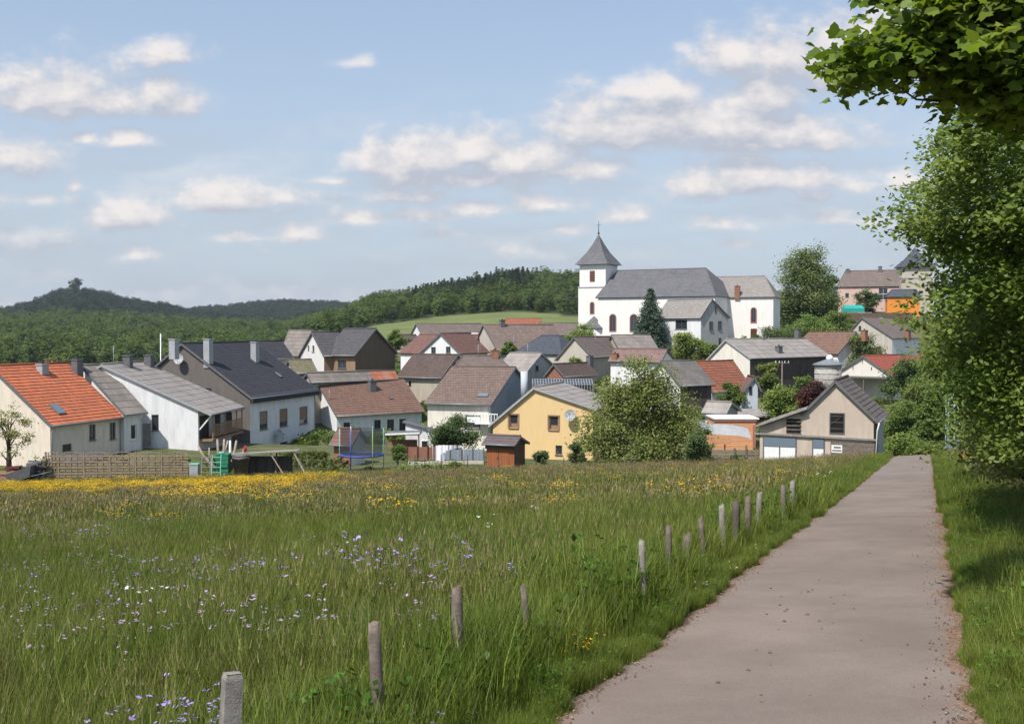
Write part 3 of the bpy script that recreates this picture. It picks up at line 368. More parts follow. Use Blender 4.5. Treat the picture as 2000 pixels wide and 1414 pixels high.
# ---------------------------------------------------------------- terrain
TPX = np.array([-1500,-600,0,150,300,400,550,650,750,850,1000,1130,1300,1500,1700,2000,2600,3500.])
TD = np.array([240,300,420,500,600,700,800,1000,1300,1600,2200,3000,4500.])
TT = np.array([  # apparent height of the bare ground by bearing (rows) and distance (columns)
 [840,800,760,735,715,700,690,670,650,640,645,648,648],
 [800,770,735,715,695,680,668,650,640,630,645,648,648],
 [780,760,730,712,690,675,660,640,632,617,640,648,648],
 [780,760,730,712,690,675,660,640,612,577,640,648,648],
 [775,755,730,712,690,676,662,645,634,604,640,648,648],
 [770,752,730,712,692,678,665,650,642,628,610,648,648],
 [740,735,722,708,695,680,668,655,645,638,597,648,648],
 [720,685,655,652,652,645,640,632,628,622,600,648,648],
 [700,670,640,628,622,612,602,612,620,620,615,648,648],
 [690,665,642,615,610,600,583,600,620,630,630,648,648],
 [680,660,638,607,597,582,556,575,600,620,630,648,648],
 [670,657,636,612,600,585,562,580,600,620,630,648,648],
 [660,655,640,620,605,590,572,590,605,620,630,648,648],
 [650,640,632,628,625,622,620,625,630,635,640,648,648],
 [640,606,618,625,630,634,638,640,642,644,645,648,648],
 [690,650,640,640,640,640,640,640,642,644,645,648,648],
 [760,720,690,680,670,665,660,655,650,648,648,648,648],
 [760,720,690,680,670,665,660,655,650,648,648,648,648]], float)
CTRL = []   # (x, y, z) where houses, trees and fences meet the ground in the village
for h in HOUSES:
    x0, y0, yaw, L_, wf, wb = h['q'][:6]
    cx, cy = x0+math.cos(yaw)*L_/2, y0+math.sin(yaw)*L_/2
    CTRL += [(cx, cy, h['base']), (cx+math.sin(yaw)*wf, cy-math.cos(yaw)*wf, h['base'])]
CTRL += [tuple(at(px, py, d)) for px, py, d in ((0,931,80),(300,931,80),(500,930,83),(700,925,88),(900,924,90),(1100,922,92),(1300,918,92),(1450,912,90),(1860,892,84),(1950,905,80),(2200,930,80),
   (1800,905,100),(1780,895,115),(1900,890,110),(1600,850,130),(1500,810,130),(1700,790,150),(1850,780,150),(-300,935,80),(-300,900,110),(-300,860,160),(0,860,160),(300,830,180),
   (1180,655,228),(1300,663,215),(1450,672,205),(1570,655,235),(1570,640,252),(1640,632,262),(1700,612,290),(1900,620,280),(2200,640,260),(1000,690,230),(700,700,230),(300,780,230),(0,800,230))]
CA = np.array(CTRL)
def near_plane(X, Y): return -.085*Y-.00009*np.clip(Y-20, 0, 75)**2*np.clip((.38*Y-X)/12, 0, 1)+.030*np.minimum(0, X-.38*Y)
def T(X, Y):
    X = np.atleast_1d(np.asarray(X, float)); Y = np.atleast_1d(np.asarray(Y, float))
    zp = near_plane(X, Y); zv = np.zeros_like(zp); todo = (Y > 70) & (Y < 345)
    if todo.any():
        d2 = (X[todo][:, None]-CA[:, 0])**2+((Y[todo][:, None]-CA[:, 1])*1.0)**2+9
        w = d2**-2.0; zv[todo] = (w*CA[:, 2]).sum(1)/w.sum(1)
    Yc = np.clip(Y, 240, 4500); px = np.clip(1000+F*X/Yc, TPX[0], TPX[-1]-1)
    i = np.clip(np.searchsorted(TPX, px)-1, 0, len(TPX)-2); j = np.clip(np.searchsorted(TD, Yc)-1, 0, len(TD)-2)
    a = (px-TPX[i])/(TPX[i+1]-TPX[i]); b = (Yc-TD[j])/(TD[j+1]-TD[j]); a = a*a*(3-2*a)
    t = (TT[i, j]*(1-a)+TT[i+1, j]*a)*(1-b)+(TT[i, j+1]*(1-a)+TT[i+1, j+1]*a)*b
    zf = EYE+(HOR-t)/F*Yc
    s1 = np.clip((Y-74)/16, 0, 1); s1 = s1*s1*(3-2*s1); s2 = np.clip((Y-245)/95, 0, 1); s2 = s2*s2*(3-2*s2)
    return (zp*(1-s1)+zv*s1)*(1-s2)+zf*s2
def tz(x, y): return float(T(x, y)[0])
def fbm(X, Y, s, seed=0):
    """cheap smooth noise in -1..1"""
    r = np.random.default_rng(seed); o = 0
    for k in range(7):
        a = r.uniform(0, 6.28); f = s*1.6**k*.6; o = o+np.sin((X*math.cos(a)+Y*math.sin(a))*f+r.uniform(0, 6.28)+1.3*np.sin((X*math.sin(a)-Y*math.cos(a))*f*.7+r.uniform(0, 6)))/1.35**k
    return o/2.6
ys = np.concatenate([np.arange(-60, 110, 2.5), np.arange(110, 345, 5), np.arange(345, 1400, 16), np.geomspace(1400, 3300, 40)])
ts = np.linspace(-1, 1, 261)
def half(y): return 45+.62*np.abs(y)
GX = ts[None, :]*half(ys)[:, None]*1.5; GY = np.repeat(ys[:, None], len(ts), 1)
GZ = T(GX.ravel(), GY.ravel()).reshape(GX.shape)
def is_field(X, Y):
    px = 1000+F*X/np.maximum(Y, 1); e = fbm(X, Y, .02, 3)*12
    return (px+e > 655) & (px < 1210) & (Y > 335) & (Y+e*.6 < np.interp(px, [655,750,850,1000,1130,1210], [425,465,485,500,482,460]))
def ground():
    m, N, L, b = new_mat('ground'); tc = N.new('ShaderNodeTexCoord').outputs['Object']
    at_ = N.new('ShaderNodeVertexColor'); at_.layer_name = 'zone'; sp = N.new('ShaderNodeSeparateColor'); L.new(at_.outputs[0], sp.inputs[0])
    soil = ramp(N, L, noise(N, L, tc, 1.2, 8), (.035,.045,.012), (.085,.085,.03)); vil = ramp(N, L, noise(N, L, tc, .3, 8), (.06,.085,.025), (.13,.125,.06), .4, .6)
    field = ramp(N, L, noise(N, L, tc, .05, 8), (.11,.145,.045), (.165,.185,.065), .35, .65); wood = ramp(N, L, noise(N, L, tc, .05, 6), (.025,.035,.012), (.04,.05,.018))
    def mix(a, b_, f):
        x = N.new('ShaderNodeMix'); x.data_type = 'RGBA'; L.new(f, x.inputs['Factor']); L.new(a, x.inputs['A']); L.new(b_, x.inputs['B']); return x.outputs['Result']
    L.new(mix(mix(mix(soil, vil, sp.outputs[0]), field, sp.outputs[1]), wood, sp.outputs[2]), b.inputs['Base Color']); b.inputs['Roughness'].default_value = 1
    nY, nX = GX.shape; V = np.stack([GX, GY, GZ], -1).reshape(-1, 3).astype(np.float32)
    q = np.arange(nY*nX).reshape(nY, nX); Fc = np.stack([q[:-1, :-1], q[:-1, 1:], q[1:, 1:], q[1:, :-1]], -1).reshape(-1, 4)
    me = bpy.data.meshes.new('ground'); me.vertices.add(len(V)); me.vertices.foreach_set('co', V.ravel()); me.loops.add(Fc.size); me.loops.foreach_set('vertex_index', Fc.ravel().astype(np.int32))
    me.polygons.add(len(Fc)); me.polygons.foreach_set('loop_start', np.arange(0, Fc.size, 4, dtype=np.int32)); me.polygons.foreach_set('use_smooth', np.ones(len(Fc), bool))
    ca = me.color_attributes.new('zone', 'FLOAT_COLOR', 'POINT'); X, Y = V[:, 0], V[:, 1]; fd = is_field(X, Y)
    c = np.stack([(Y > 92)*1., fd*1., ((Y > 400) & ~fd)*1., np.ones(len(V))], -1).astype(np.float32); ca.data.foreach_set('color', c.ravel())
    me.materials.append(m); me.update(calc_edges=True); link_mesh('ground', me, kind='structure')
ground()

# ---------------------------------------------------------------- the lane
def XL(Y): return .17+(Y-7.18)*np.interp(Y, [0, 7.18, 11, 16, 200], [.385, .385, .385, .375, .372])
def XR(Y): return 3.05+(Y-7.18)*.369
def edge_jit(Y, k): return .05*np.sin(Y*2.1+k)+.045*np.sin(Y*5.3+k*2)+.03*np.sin(Y*11.7+k)
def road():
    m, N, L, b = new_mat('asphalt'); tc = N.new('ShaderNodeTexCoord').outputs['Object']; uv = N.new('ShaderNodeUVMap').outputs[0]
    base = ramp(N, L, noise(N, L, tc, .5, 9, .65), (.180,.142,.120), (.245,.198,.168), .38, .62)
    sp = ramp(N, L, noise(N, L, tc, 75, 2, .8), (.135,.108,.094), base, .30, .48)
    sp2 = ramp(N, L, noise(N, L, tc, 120, 2, .9), sp, (.33,.29,.265), .60, .72)
    sx = N.new('ShaderNodeSeparateXYZ'); L.new(uv, sx.inputs[0]); ad = N.new('ShaderNodeMath'); ad.operation = 'MULTIPLY_ADD'; ad.inputs[1].default_value = .5; L.new(noise(N, L, tc, 1.8, 8, .75), ad.inputs[0]); L.new(sx.outputs[0], ad.inputs[2])
    dirt = ramp(N, L, noise(N, L, tc, 24, 5, .7), (.10,.065,.045), (.27,.17,.12), .35, .6)
    sa = N.new('ShaderNodeMath'); sa.operation = 'SUBTRACT'; sa.inputs[1].default_value = .12; L.new(sx.outputs[0], sa.inputs[0]); sb = N.new('ShaderNodeMath'); sb.operation = 'ABSOLUTE'; L.new(sa.outputs[0], sb.inputs[0])
    vo = N.new('ShaderNodeTexVoronoi'); vo.feature = 'DISTANCE_TO_EDGE'; vo.inputs['Scale'].default_value = .45
    dw = N.new('ShaderNodeVectorMath'); dw.operation = 'ADD'; nc = N.new('ShaderNodeTexNoise'); nc.inputs['Scale'].default_value = 1.3; nc.inputs['Detail'].default_value = 6; L.new(tc, nc.inputs['Vector']); L.new(nc.outputs['Color'], dw.inputs[0]); L.new(tc, dw.inputs[1]); L.new(dw.outputs[0], vo.inputs['Vector'])
    cr = N.new('ShaderNodeMath'); cr.operation = 'ADD'; L.new(vo.outputs['Distance'], cr.inputs[0]); ck = N.new('ShaderNodeMapRange'); ck.inputs[1].default_value = .45; ck.inputs[2].default_value = .56; ck.inputs[3].default_value = .03; ck.inputs[4].default_value = 0; L.new(noise(N, L, tc, .35, 3), ck.inputs[0]); L.new(ck.outputs[0], cr.inputs[1])
    trk0 = ramp(N, L, cr.outputs[0], (.12,.10,.09), sp2, .004, .012)
    trk = ramp(N, L, noise(N, L, tc, .9, 6, .7), trk0, sp2, .2, .35)
    L.new(ramp(N, L, ad.outputs[0], trk, dirt, .93, 1.12), b.inputs['Base Color']); b.inputs['Roughness'].default_value = .9
    bp = N.new('ShaderNodeBump'); bp.inputs['Strength'].default_value = .35; bp.inputs['Distance'].default_value = .006; L.new(noise(N, L, tc, 90, 4, .8), bp.inputs['Height']); L.new(bp.outputs[0], b.inputs['Normal'])
    Y = np.arange(-20, 112, .25); s = np.linspace(0, 1, 9); l = XL(Y)+edge_jit(Y, 0); r = XR(Y)+edge_jit(Y, 4)
    r = r+np.clip(Y-74, 0, 100)**1.5*.03; l = l+np.clip(Y-78, 0, 100)**1.5*.03
    X = l[:, None]*(1-s)+r[:, None]*s; YY = np.repeat(Y[:, None], 9, 1); Z = T(X.ravel(), YY.ravel()).reshape(X.shape)+.03
    Z += .02*(1-(2*s-1)**2)[None, :]
    mb = MB(); n = 9
    mb.v = [tuple(p) for p in np.stack([X, YY, Z], -1).reshape(-1, 3)]
    for i in range(len(Y)-1):
        for j in range(n-1):
            a = i*n+j; mb.f.append((a, a+1, a+n+1, a+n)); mb.m.append(0); mb.smooth.append(len(mb.f)-1)
            k = [abs(2*s[jj]-1)**3*(.88 if jj < 4 else 1.12) for jj in (j, j+1)]; mb.uv[len(mb.f)-1] = [(k[0], Y[i]), (k[1], Y[i]), (k[1], Y[i+1]), (k[0], Y[i+1])]
    mb.build('lane', m, kind='structure')
road()

# ---------------------------------------------------------------- house builder
OH, OG = .38, .22
WL = {}
def slope(mb, e0, e1, r0, r1, thick=.15, row=.36, step=.035, m=0):
    """one roof slope laid in courses from the eave (e0,e1) to the ridge (r0,r1), with underside and edges"""
    e0, e1, r0, r1 = map(Vector, (e0, e1, r0, r1)); S = ((r0+r1)/2-(e0+e1)/2).length; nn = (e1-e0).cross(r0-e0)
    if nn.length < 1e-6: nn = (e1-e0).cross(r1-e0)
    nn.normalize()
    if nn.z < 0: nn = -nn
    k = max(2, round(S/row)); W = (e1-e0).length; d = (e1-e0).normalized()
    def uv(p, t): return ((p-e0).dot(d), t*S)
    for i in range(k):
        a, b = i/k, (i+1)/k; A0, A1, B0, B1 = e0.lerp(r0, a), e1.lerp(r1, a), e0.lerp(r0, b), e1.lerp(r1, b)
        q = [A0+nn*step, A1+nn*step, B1, B0]; u = [uv(A0, a), uv(A1, a), uv(B1, b-.001), uv(B0, b-.001)]
        if (B1-B0).length < 1e-4: q, u = q[:3], u[:3]
        mb.poly(q, m, u); mb.poly([A0, A1, A1+nn*step, A0+nn*step], m, [u[0], u[1], u[1], u[0]])
    D = -nn*thick
    mb.poly([e1+D, e0+D, r0+D] if (r1-r0).length < 1e-4 else [e1+D, e0+D, r0+D, r1+D], m)
    for p, q in ((e0, e1), (e1, r1), (r0, e0)): mb.poly([p+D, q+D, q, p], m)
def wall_M(h, w):
    """local frame of a wall: x along, y outward, z up"""
    L, wf = h['q'][3], h['q'][4]; oh = h.get('oh', OH)
    if w == 'F': return Matrix(((1,0,0,0),(0,-1,0,-(wf-oh)),(0,0,1,0),(0,0,0,1)))
    if w == 'N': return Matrix(((0,-1,0,OG),(1,0,0,0),(0,0,1,0),(0,0,0,1)))
    return Matrix(((0,1,0,L-OG),(1,0,0,0),(0,0,1,0),(0,0,0,1)))
def window(par, M, s0, s1, z0, z1, kind, name='window', rec=False):
    fw = .07; fr = {'framed': 'greydark', 'brownframe': 'brownp', 'white': 'whitep', 'open': 'greydark', 'bay': 'whitep'}.get(kind, 'greydark')
    if kind == 'brownframe': fw = .10
    if s1-s0 < .45: fw = .035
    f = MB(); f.box(s0, s1, 0, .07, z1-fw, z1, 0, M).box(s0, s1, 0, .07, z0, z0+fw, 0, M).box(s0, s0+fw, 0, .067, z0+fw, z1-fw, 0, M).box(s1-fw, s1, 0, .067, z0+fw, z1-fw, 0, M)
    if kind in ('white', 'bay', 'framed', 'dark') and s1-s0 > .8: f.box((s0+s1)/2-.03, (s0+s1)/2+.03, 0, .06, z0+fw, z1-fw, 0, M)
    if kind == 'bay': f.box(s0, s1, 0, .066, (z0+z1)/2-.05, (z0+z1)/2+.05, 0, M)
    o = f.build(name, fr, par)
    if s1-s0 > .5 and kind != 'open': MB().box(s0-.06, s1+.06, .17 if rec else 0, .26 if rec else .15, z0-.06, z0-.002, 0, M).build('sill', fr if kind != 'brownframe' else 'brownp', o)
    if kind == 'open':
        MB().box(s0+fw, s1-fw, 0, .02, z0+fw, z1-fw, 0, M).build('opening', 'black', o)
        b = MB(); w, hh = s1-s0, z1-z0
        for t in (.25, .55, .85): b.box(s0+fw, s1-fw, .02, .05, z0+hh*t-.05, z0+hh*t+.03, 0, M)
        b.bar(M @ Vector((s0+.1, .06, z1-.2)), M @ Vector((s1-.1, .06, z0+hh*.45)), .05); b.build('board', 'darkwood', o)
    else:
        MB().box(s0+fw, s1-fw, 0, .015, z0+fw, z1-fw, 0, M).build('pane', 'glass', o)
    if kind in ('blind', 'blindb', 'halfblind'):
        b = MB(); zb = z0+(z1-z0)*(.30 if kind == 'blind' else .27 if kind == 'blindb' else .42)
        n = max(4, int((z1-zb)/.06))
        for i in range(n): b.box(s0+fw, s1-fw, .015, .045 if i % 2 else .035, zb+(z1-fw-zb)*i/n, zb+(z1-fw-zb)*(i+1)/n-.002, 0, M)
        b.build('roller_blind', {'blind': 'tan', 'blindb': 'peach', 'halfblind': 'whitep'}[kind], o)
    if kind == 'brownframe' and rec:
        g = MB(); a, b, c, d = s0-.12, s1+.12, z0-.002, z1+.12
        g.box(a, b, .165, .2, z1, d, 0, M).box(a, s0, .165, .197, c, z1, 0, M).box(s1, b, .165, .197, c, z1, 0, M); g.build('surround', 'brownp', o)
    if kind == 'brownframe': MB().box(s0+fw, s0+(s1-s0)*.8, .015, .03, z0+fw, z0+(z1-z0)*.35, 0, M).build('curtain', 'brownp', o)
    return o
def arch_pts(s0, s1, z0, z1, k=10):
    r = (s1-s0)/2; c = (s0+s1)/2; zc = z1-r
    return [(s0, z0), (s1, z0)]+[(c+r*math.cos(math.pi*i/k), zc+r*math.sin(math.pi*i/k)) for i in range(k+1)]
def arch_window(par, M, s0, s1, z0, z1):
    a = arch_pts(s0, s1, z0, z1); b = arch_pts(s0+.17, s1-.17, z0+.17, z1-.17)
    f = MB(); n = len(a)
    for i in range(n):
        j = (i+1) % n
        f.poly([M @ Vector((a[i][0], .08, a[i][1])), M @ Vector((a[j][0], .08, a[j][1])), M @ Vector((b[j][0], .08, b[j][1])), M @ Vector((b[i][0], .08, b[i][1]))])
        f.poly([M @ Vector((a[i][0], 0, a[i][1])), M @ Vector((a[j][0], 0, a[j][1])), M @ Vector((a[j][0], .08, a[j][1])), M @ Vector((a[i][0], .08, a[i][1]))])
        f.poly([M @ Vector((b[i][0], .01, b[i][1])), M @ Vector((b[j][0], .01, b[j][1])), M @ Vector((b[j][0], .08, b[j][1])), M @ Vector((b[i][0], .08, b[i][1]))])
    o = f.build('window', 'redtrim', par)
    MB().poly([M @ Vector((x, .02, z)) for x, z in b]).build('pane', 'glass', o)
    t = MB()
    for k in range(1, 6): zz = z0+.2+(z1-z0-.6)*k/6; t.box(s0+.24, s1-.24, .02, .05, zz-.025, zz+.025, 0, M)
    t.box((s0+s1)/2-.03, (s0+s1)/2+.03, .02, .047, z0+.22, z1-.24, 0, M); t.build('glazing_bar', 'greydark', o)
    return o
def dish(par, p, out, r, name='satellite_dish'):
    """parabolic dish facing up and outward, on a bracket; returns a part"""
    n = (Vector(out)+Vector((0, 0, .35))).normalized(); q = n.to_track_quat('Z', 'Y').to_matrix().to_4x4(); q.translation = Vector(p)+Vector(out)*.45
    mb = MB(); rings = [(r*.5*t, .16*r*t*t) for t in (0.001, .35, .7, 1)]; k = 18
    for i in range(3):
        for j in range(k):
            a, b = 2*math.pi*j/k, 2*math.pi*(j+1)/k
            mb.poly([q @ Vector((rings[x][0]*math.cos(y), rings[x][0]*math.sin(y), rings[x][1])) for x, y in ((i, a), (i+1, a), (i+1, b), (i, b))])
    o = mb.build(name, 'greyp', par); c = q @ Vector((0, 0, r*.45))
    MB().tube([q @ Vector((0, -r*.48, .1)), c], .015).box(-.05, .05, -.05, .05, -.05, .05, 0, Matrix.Translation(c)).tube([Vector(p)-Vector(out)*.05, q.translation], .03).build('arm', 'greydark', o)
    return o
def chimney(par, roof, x, y, z, hgt, kind, s=.42):
    c = MB(); m = {'steel': 'greyp', 'dark': 'greydark', 'brick': 'brick'}[kind]
    c.box(x-s, x+s, y-s*.8, y+s*.8, z-.6, z+hgt-.08); c.box(x-s-.06, x+s+.06, y-s*.8-.06, y+s*.8+.06, z+hgt-.08, z+hgt+.02)
    o = c.build('chimney', m, roof)
    MB().tube([(x, y, z+hgt+.02), (x, y, z+hgt+.22)], .12, 8).build('flue', 'dark', o); return o
def house(h):
    x0, y0, yaw, L, wf, wb, zr, ef, eb, hn, hf = h['q']; B = h['base']; zr, ef, eb = zr-B, ef-B, eb-B; hip = h['hip']
    rm, wm, gm = h['m']; oh = h.get('oh', OH); t = .15
    gm = {'taupe': 'taupe_wall'}.get(gm, gm)
    root = h.get('root') or empty(h['name'], (x0, y0, B), yaw, label=h['label'], cat=h['cat'], group=h.get('group'))
    sub = h.get('parts', {})
    u0, u1, vf, vb = OG, L-OG, -(wf-oh), wb-OH
    if hip: u0 = OG if hn < .3 else OH; u1 = L-(OG if hf < .3 else OH)
    zf = ef+oh/wf*(zr-ef)-t-.03; zb = eb+OH/wb*(zr-eb)-t-.03; z0 = -2.2
    w = MB(); vfw = vf
    def holed(side, outer, m):
        Mw = wall_M(h, side); ho = []
        for q in h.get('win', ()):
            if q[0] != side or q[5] == 'open': continue
            a, b, c, d = q[1], q[2], q[3]-B, q[4]-B
            xs, zs = [p[0] for p in outer], [p[1] for p in outer]
            if a > min(xs)+.05 and b < max(xs)-.05 and d < (zf if side == 'F' else zr-t-.03-abs((a if abs(a) > abs(b) else b))*(zr-ef)/wf*1.02)-.05 and not any(a < o[1] and b > o[0] and c < o[3] and d > o[2] for o in ho): ho.append((a, b, c, d)); q.append('recess') if len(q) < 7 else None
        loops = [[Vector((x, z, 0)) for x, z in outer]]+[[Vector((a, c, 0)), Vector((a, d, 0)), Vector((b, d, 0)), Vector((b, c, 0))] for a, b, c, d in ho]
        flat = [p for l in loops for p in l]; nrm = Mw.to_3x3() @ Vector((0, 1, 0))
        for tri in tessellate_polygon(loops):
            P = [Mw @ Vector((flat[i].x, 0, flat[i].y)) for i in tri]
            if (P[1]-P[0]).cross(P[2]-P[0]).dot(nrm) < 0: P = P[::-1]
            w.poly(P, m)
        for a, b, c, d in ho:
            for (x0_, za), (x1_, zb_) in (((a, c), (b, c)), ((b, c), (b, d)), ((b, d), (a, d)), ((a, d), (a, c))):
                w.poly([Mw @ Vector(p) for p in ((x0_, 0, za), (x1_, 0, zb_), (x1_, -.2, zb_), (x0_, -.2, za))], m)
    holed('F', [(u0, z0), (u1, z0), (u1, zf), (u0, zf)], 0); w.poly([(u1, vb, z0), (u0, vb, z0), (u0, vb, zb), (u1, vb, zb)], 0)
    for u, hh in ((u0, hn), (u1, hf)):
        if hip and hh > .3: p = [(u, vf, z0), (u, vb, z0), (u, vb, zb), (u, vf, zf)]
        else: p = [(u, vf, z0), (u, vb, z0), (u, vb, zb), (u, 0, zr-t-.03), (u, vf, zf)]
        if u == u0 and not hip: holed('N', [(x[1], x[2]) for x in p], 1); continue
        w.poly(p if u == u1 else p[::-1], 1)
    wall = w.build(sub.get('wall', 'wall'), [wm, gm], root)
    r = MB(); row = .30 if rm.startswith('slate') or rm in ('greylight2',) else .40 if rm not in ('grey', 'greylight') else .95
    st = .045 if rm in ('orange', 'brown', 'brown2', 'oldgrey', 'oldorange', 'moss') else .025
    if h['cat'] and y0 > 200: row *= 1.6
    slope(r, (0, -wf, ef), (L, -wf, ef), (hn, 0, zr), (L-hf, 0, zr), t, row, st); slope(r, (L, wb, eb), (0, wb, eb), (L-hf, 0, zr), (hn, 0, zr), t, row, st)
    if hip and hn > .3: slope(r, (0, wb, eb), (0, -wf, ef), (hn, 0, zr), (hn, 0, zr), t, row, st)
    if hip and hf > .3: slope(r, (L, -wf, ef), (L, wb, eb), (L-hf, 0, zr), (L-hf, 0, zr), t, row, st)
    roof = r.build(sub.get('roof', 'roof'), rm, root)
    c = MB(); c.tube([(hn-.02, 0, zr+.02), (L-hf+.02, 0, zr+.02)], .11, 8)
    if hip:
        for a, b in (((0, -wf, ef), (hn, 0, zr)), ((0, wb, eb), (hn, 0, zr))) if hn > .3 else (): c.tube([a, b], .08, 6)
        for a, b in (((L, -wf, ef), (L-hf, 0, zr)), ((L, wb, eb), (L-hf, 0, zr))) if hf > .3 else (): c.tube([a, b], .08, 6)
    c.build('ridge_cap', rm, roof)
    bb = MB()
    for u, hh in ((-.03, hn), (L+.03, hf)):
        if not (hip and hh > .3):
            for v, e in ((-wf, ef), (wb, eb)): MB().bar((u, v, e-.10), (u, 0, zr-.10), .05, .2).build('bargeboard', 'greydark' if rm not in ('greylight',) else 'greyp', root)
    g = MB(); g.tube([(-.02, -wf-.05, ef-.06), (L+.02, -wf-.05, ef-.06)], .075, 8)
    if y0 < 170: g.build('gutter', 'steel', root)
    if y0 < 125 and h['cat'] == 'house':
        for k in h.get('down', ['f']):
            u = OG+.12 if k in 'n' else L-OG-.12
            MB().tube([(u, -wf-.05, ef-.08), (u, -wf-.02, ef-.25), (u, vf-.08, ef-.6), (u, vf-.08, -.6)], .045, 6).build('downpipe', 'greyp', root)
    Tr = Matrix.Translation((0, 0, -B))
    for q in h.get('win', ()): wd, s0, s1, z0_, z1_, kd = q[:6]; window(root, wall_M(h, wd) @ Matrix.Translation((0, -.16 if len(q) > 6 else 0, 0)), s0, s1, z0_-B, z1_-B, kd, rec=len(q) > 6)
    for q in h.get('arch', ()): wd, s0, s1, z0_, z1_ = q[:5]; arch_window(root, wall_M(h, wd), s0, s1, z0_-B, z1_-B)
    for q in h.get('door', ()):
        wd, s0, s1, z0_, z1_, kd = q; M = wall_M(h, wd); d = MB(); z0_ = max(z0_, B-.1)
        d.box(s0, s1, 0, .05, z0_-B, z1_-B, 0, M)
        if kd == 'louvre':
            for i in range(12): zz = z0_-B+(z1_-z0_)*(i+.5)/12; d.box(s0+.08, s1-.08, .05, .08, zz-.03, zz+.03, 0, M)
        o = d.build('door', {'louvre': 'greydark', 'maroon': 'maroon'}.get(kd, 'dark'), root)
        MB().box(s1-.16, s1-.1, .05, .11, (z0_+z1_)/2-B-.08, (z0_+z1_)/2-B+.08, 0, M).build('handle', 'steel', o)
    for wd, s, z, rr in h.get('dish', ()):
        M = wall_M(h, wd); dish(root, M @ Vector((s, .02, z-B)), (M.to_3x3() @ Vector((0, 1, 0))), rr)
    for u, v, hg, kd in h.get('chim', ()):
        z = zr-(zr-ef)*(-v)/wf if v < 0 else zr-(zr-eb)*v/wb
        chimney(root, roof, u, v, z, hg, kd, .42 if y0 < 200 else .5)
    for u, v, a, b in h.get('sky', ()):
        sl = (zr-ef)/wf; an = math.atan(sl); z = zr-sl*(-v); M = Matrix.Translation((u, v, z)) @ Matrix.Rotation(an, 4, 'X')
        o = MB().box(-a/2, a/2, -b/2, b/2, -.02, .12, 0, M).build('skylight', 'greydark' if a > .7 else 'dark', roof)
        MB().box(-a/2+.07, a/2-.07, -b/2+.07, b/2-.07, .121, .14, 0, M).build('pane', 'glassblue', o)
    for u, v, hg in h.get('mast', ()):
        z = zr-(zr-ef)/wf*abs(v); a = MB().tube([(u, v, z-.3), (u, v, z+hg)], .03, 6)
        for k, wd in ((.95, .5), (.8, .35), (.65, .45)): a.bar((u-wd, v, z+hg*k), (u+wd, v, z+hg*k), .02)
        a.build('aerial', 'greyp', roof)
    return root, roof, wall
BYID = {h['id']: h for h in HOUSES}
for i in ('h3',): BYID[i]['oh'] = 1.35
GRP = 'village houses seen over the meadow'
for h in HOUSES:
    if h['id'] in ('nave', 'choir', 'barn', 'shed'): continue
    if h['cat'] == 'house': h['group'] = GRP
    h['root'], h['roofo'], h['wallo'] = house(h)

def lpt(h, u, v, z): # local point of a house -> its own coordinates already; world helper
    q = h['q']; c, s = math.cos(q[2]), math.sin(q[2]); return Vector((q[0]+u*c-v*s, q[1]+u*s+v*c, z+h['base']))
# slate house gets a dark band under the eave, brown balcony house gets its balcony
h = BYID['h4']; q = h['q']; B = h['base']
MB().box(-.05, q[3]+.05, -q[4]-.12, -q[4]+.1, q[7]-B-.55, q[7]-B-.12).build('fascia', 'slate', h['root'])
sg = MB()
for k in range(16): u = .3+k*(q[3]-.6)/15; sg.box(u-.03, u+.03, -q[4]-.02, -q[4]+.04, q[7]-B+.05, q[7]-B+.2)
sg.bar((.1, -q[4]+.02, q[7]-B+.2), (q[3]-.1, -q[4]+.02, q[7]-B+.2), .05); sg.build('snow_guard', 'steel', h['roofo'])
h = BYID['h3']; q = h['q']; B = h['base']; zf = q[7]-B; vf = -(q[4]-1.35)
b = MB()
for k in range(6): z = zf-2.2+k*.2; b.box(1.0, q[3]-.3, vf-1.22, vf-1.17, z, z+.13)
for u in (1.0, 4.5, 8, q[3]-.3): b.box(u-.05, u+.05, vf-1.17, vf-1.09, zf-2.6, zf-.1)
b.box(.6, q[3]-.25, vf-1.25, vf-.002, zf-2.6, zf-2.4); b.build('balcony', 'brownp', h['root'])
MB().box(.5, q[3]-.3, vf-.03, vf-.004, zf-2.4, zf-.25).build('balcony_dark_back', 'dark', h['root'])  # dark sheet over the back wall, the balcony recess's shade put in colour
for u, c_ in ((3, 'whitep'), (6.3, 'greylight')): MB().box(u, u+1.6, vf-.08, vf-.032, zf-2.38, zf-.5).build('curtain', 'offwhite', h['root'])
MB().bar((.4, vf-1.25, zf-.1), (.4, vf-.05, zf-1.5), .12).build('brace', 'whitep', h['root'])
h = BYID['h8']; q = h['q']; rr = MB()
slope(rr, (q[3]*.70, -q[4]-.04, q[7]-h['base']+.02), (q[3]+.03, -q[4]-.04, q[7]-h['base']+.02), (q[3]*.70, 0, q[6]-h['base']+.06), (q[3]+.03, 0, q[6]-h['base']+.06), .03, .6, .02)
rr.build('rusty_sheeting', 'rust', h['roofo'])
h = BYID['h12b']; q = h['q']; MB().box(0, q[3], -.1, .1, q[6]-h['base']+.08, q[6]-h['base']+.3).build('white_coping', 'whitep', h['roofo'])
h = BYID['h10']; q = h['q']; B = h['base']; u = q[3]; b = MB().box(u-1.6, u+.9, -q[4]-.5, -q[4]+.9, q[7]-B-2.0, q[7]-B-1.85)
for k in range(9): b.box(u-1.6+k*.3, u-1.55+k*.3, -q[4]-.5, -q[4]-.44, q[7]-B-1.85, q[7]-B-1.0)
b.box(u-1.6, u+.9, -q[4]-.52, -q[4]-.42, q[7]-B-1.0, q[7]-B-.9); b.build('balcony', 'whitep', h['root'])
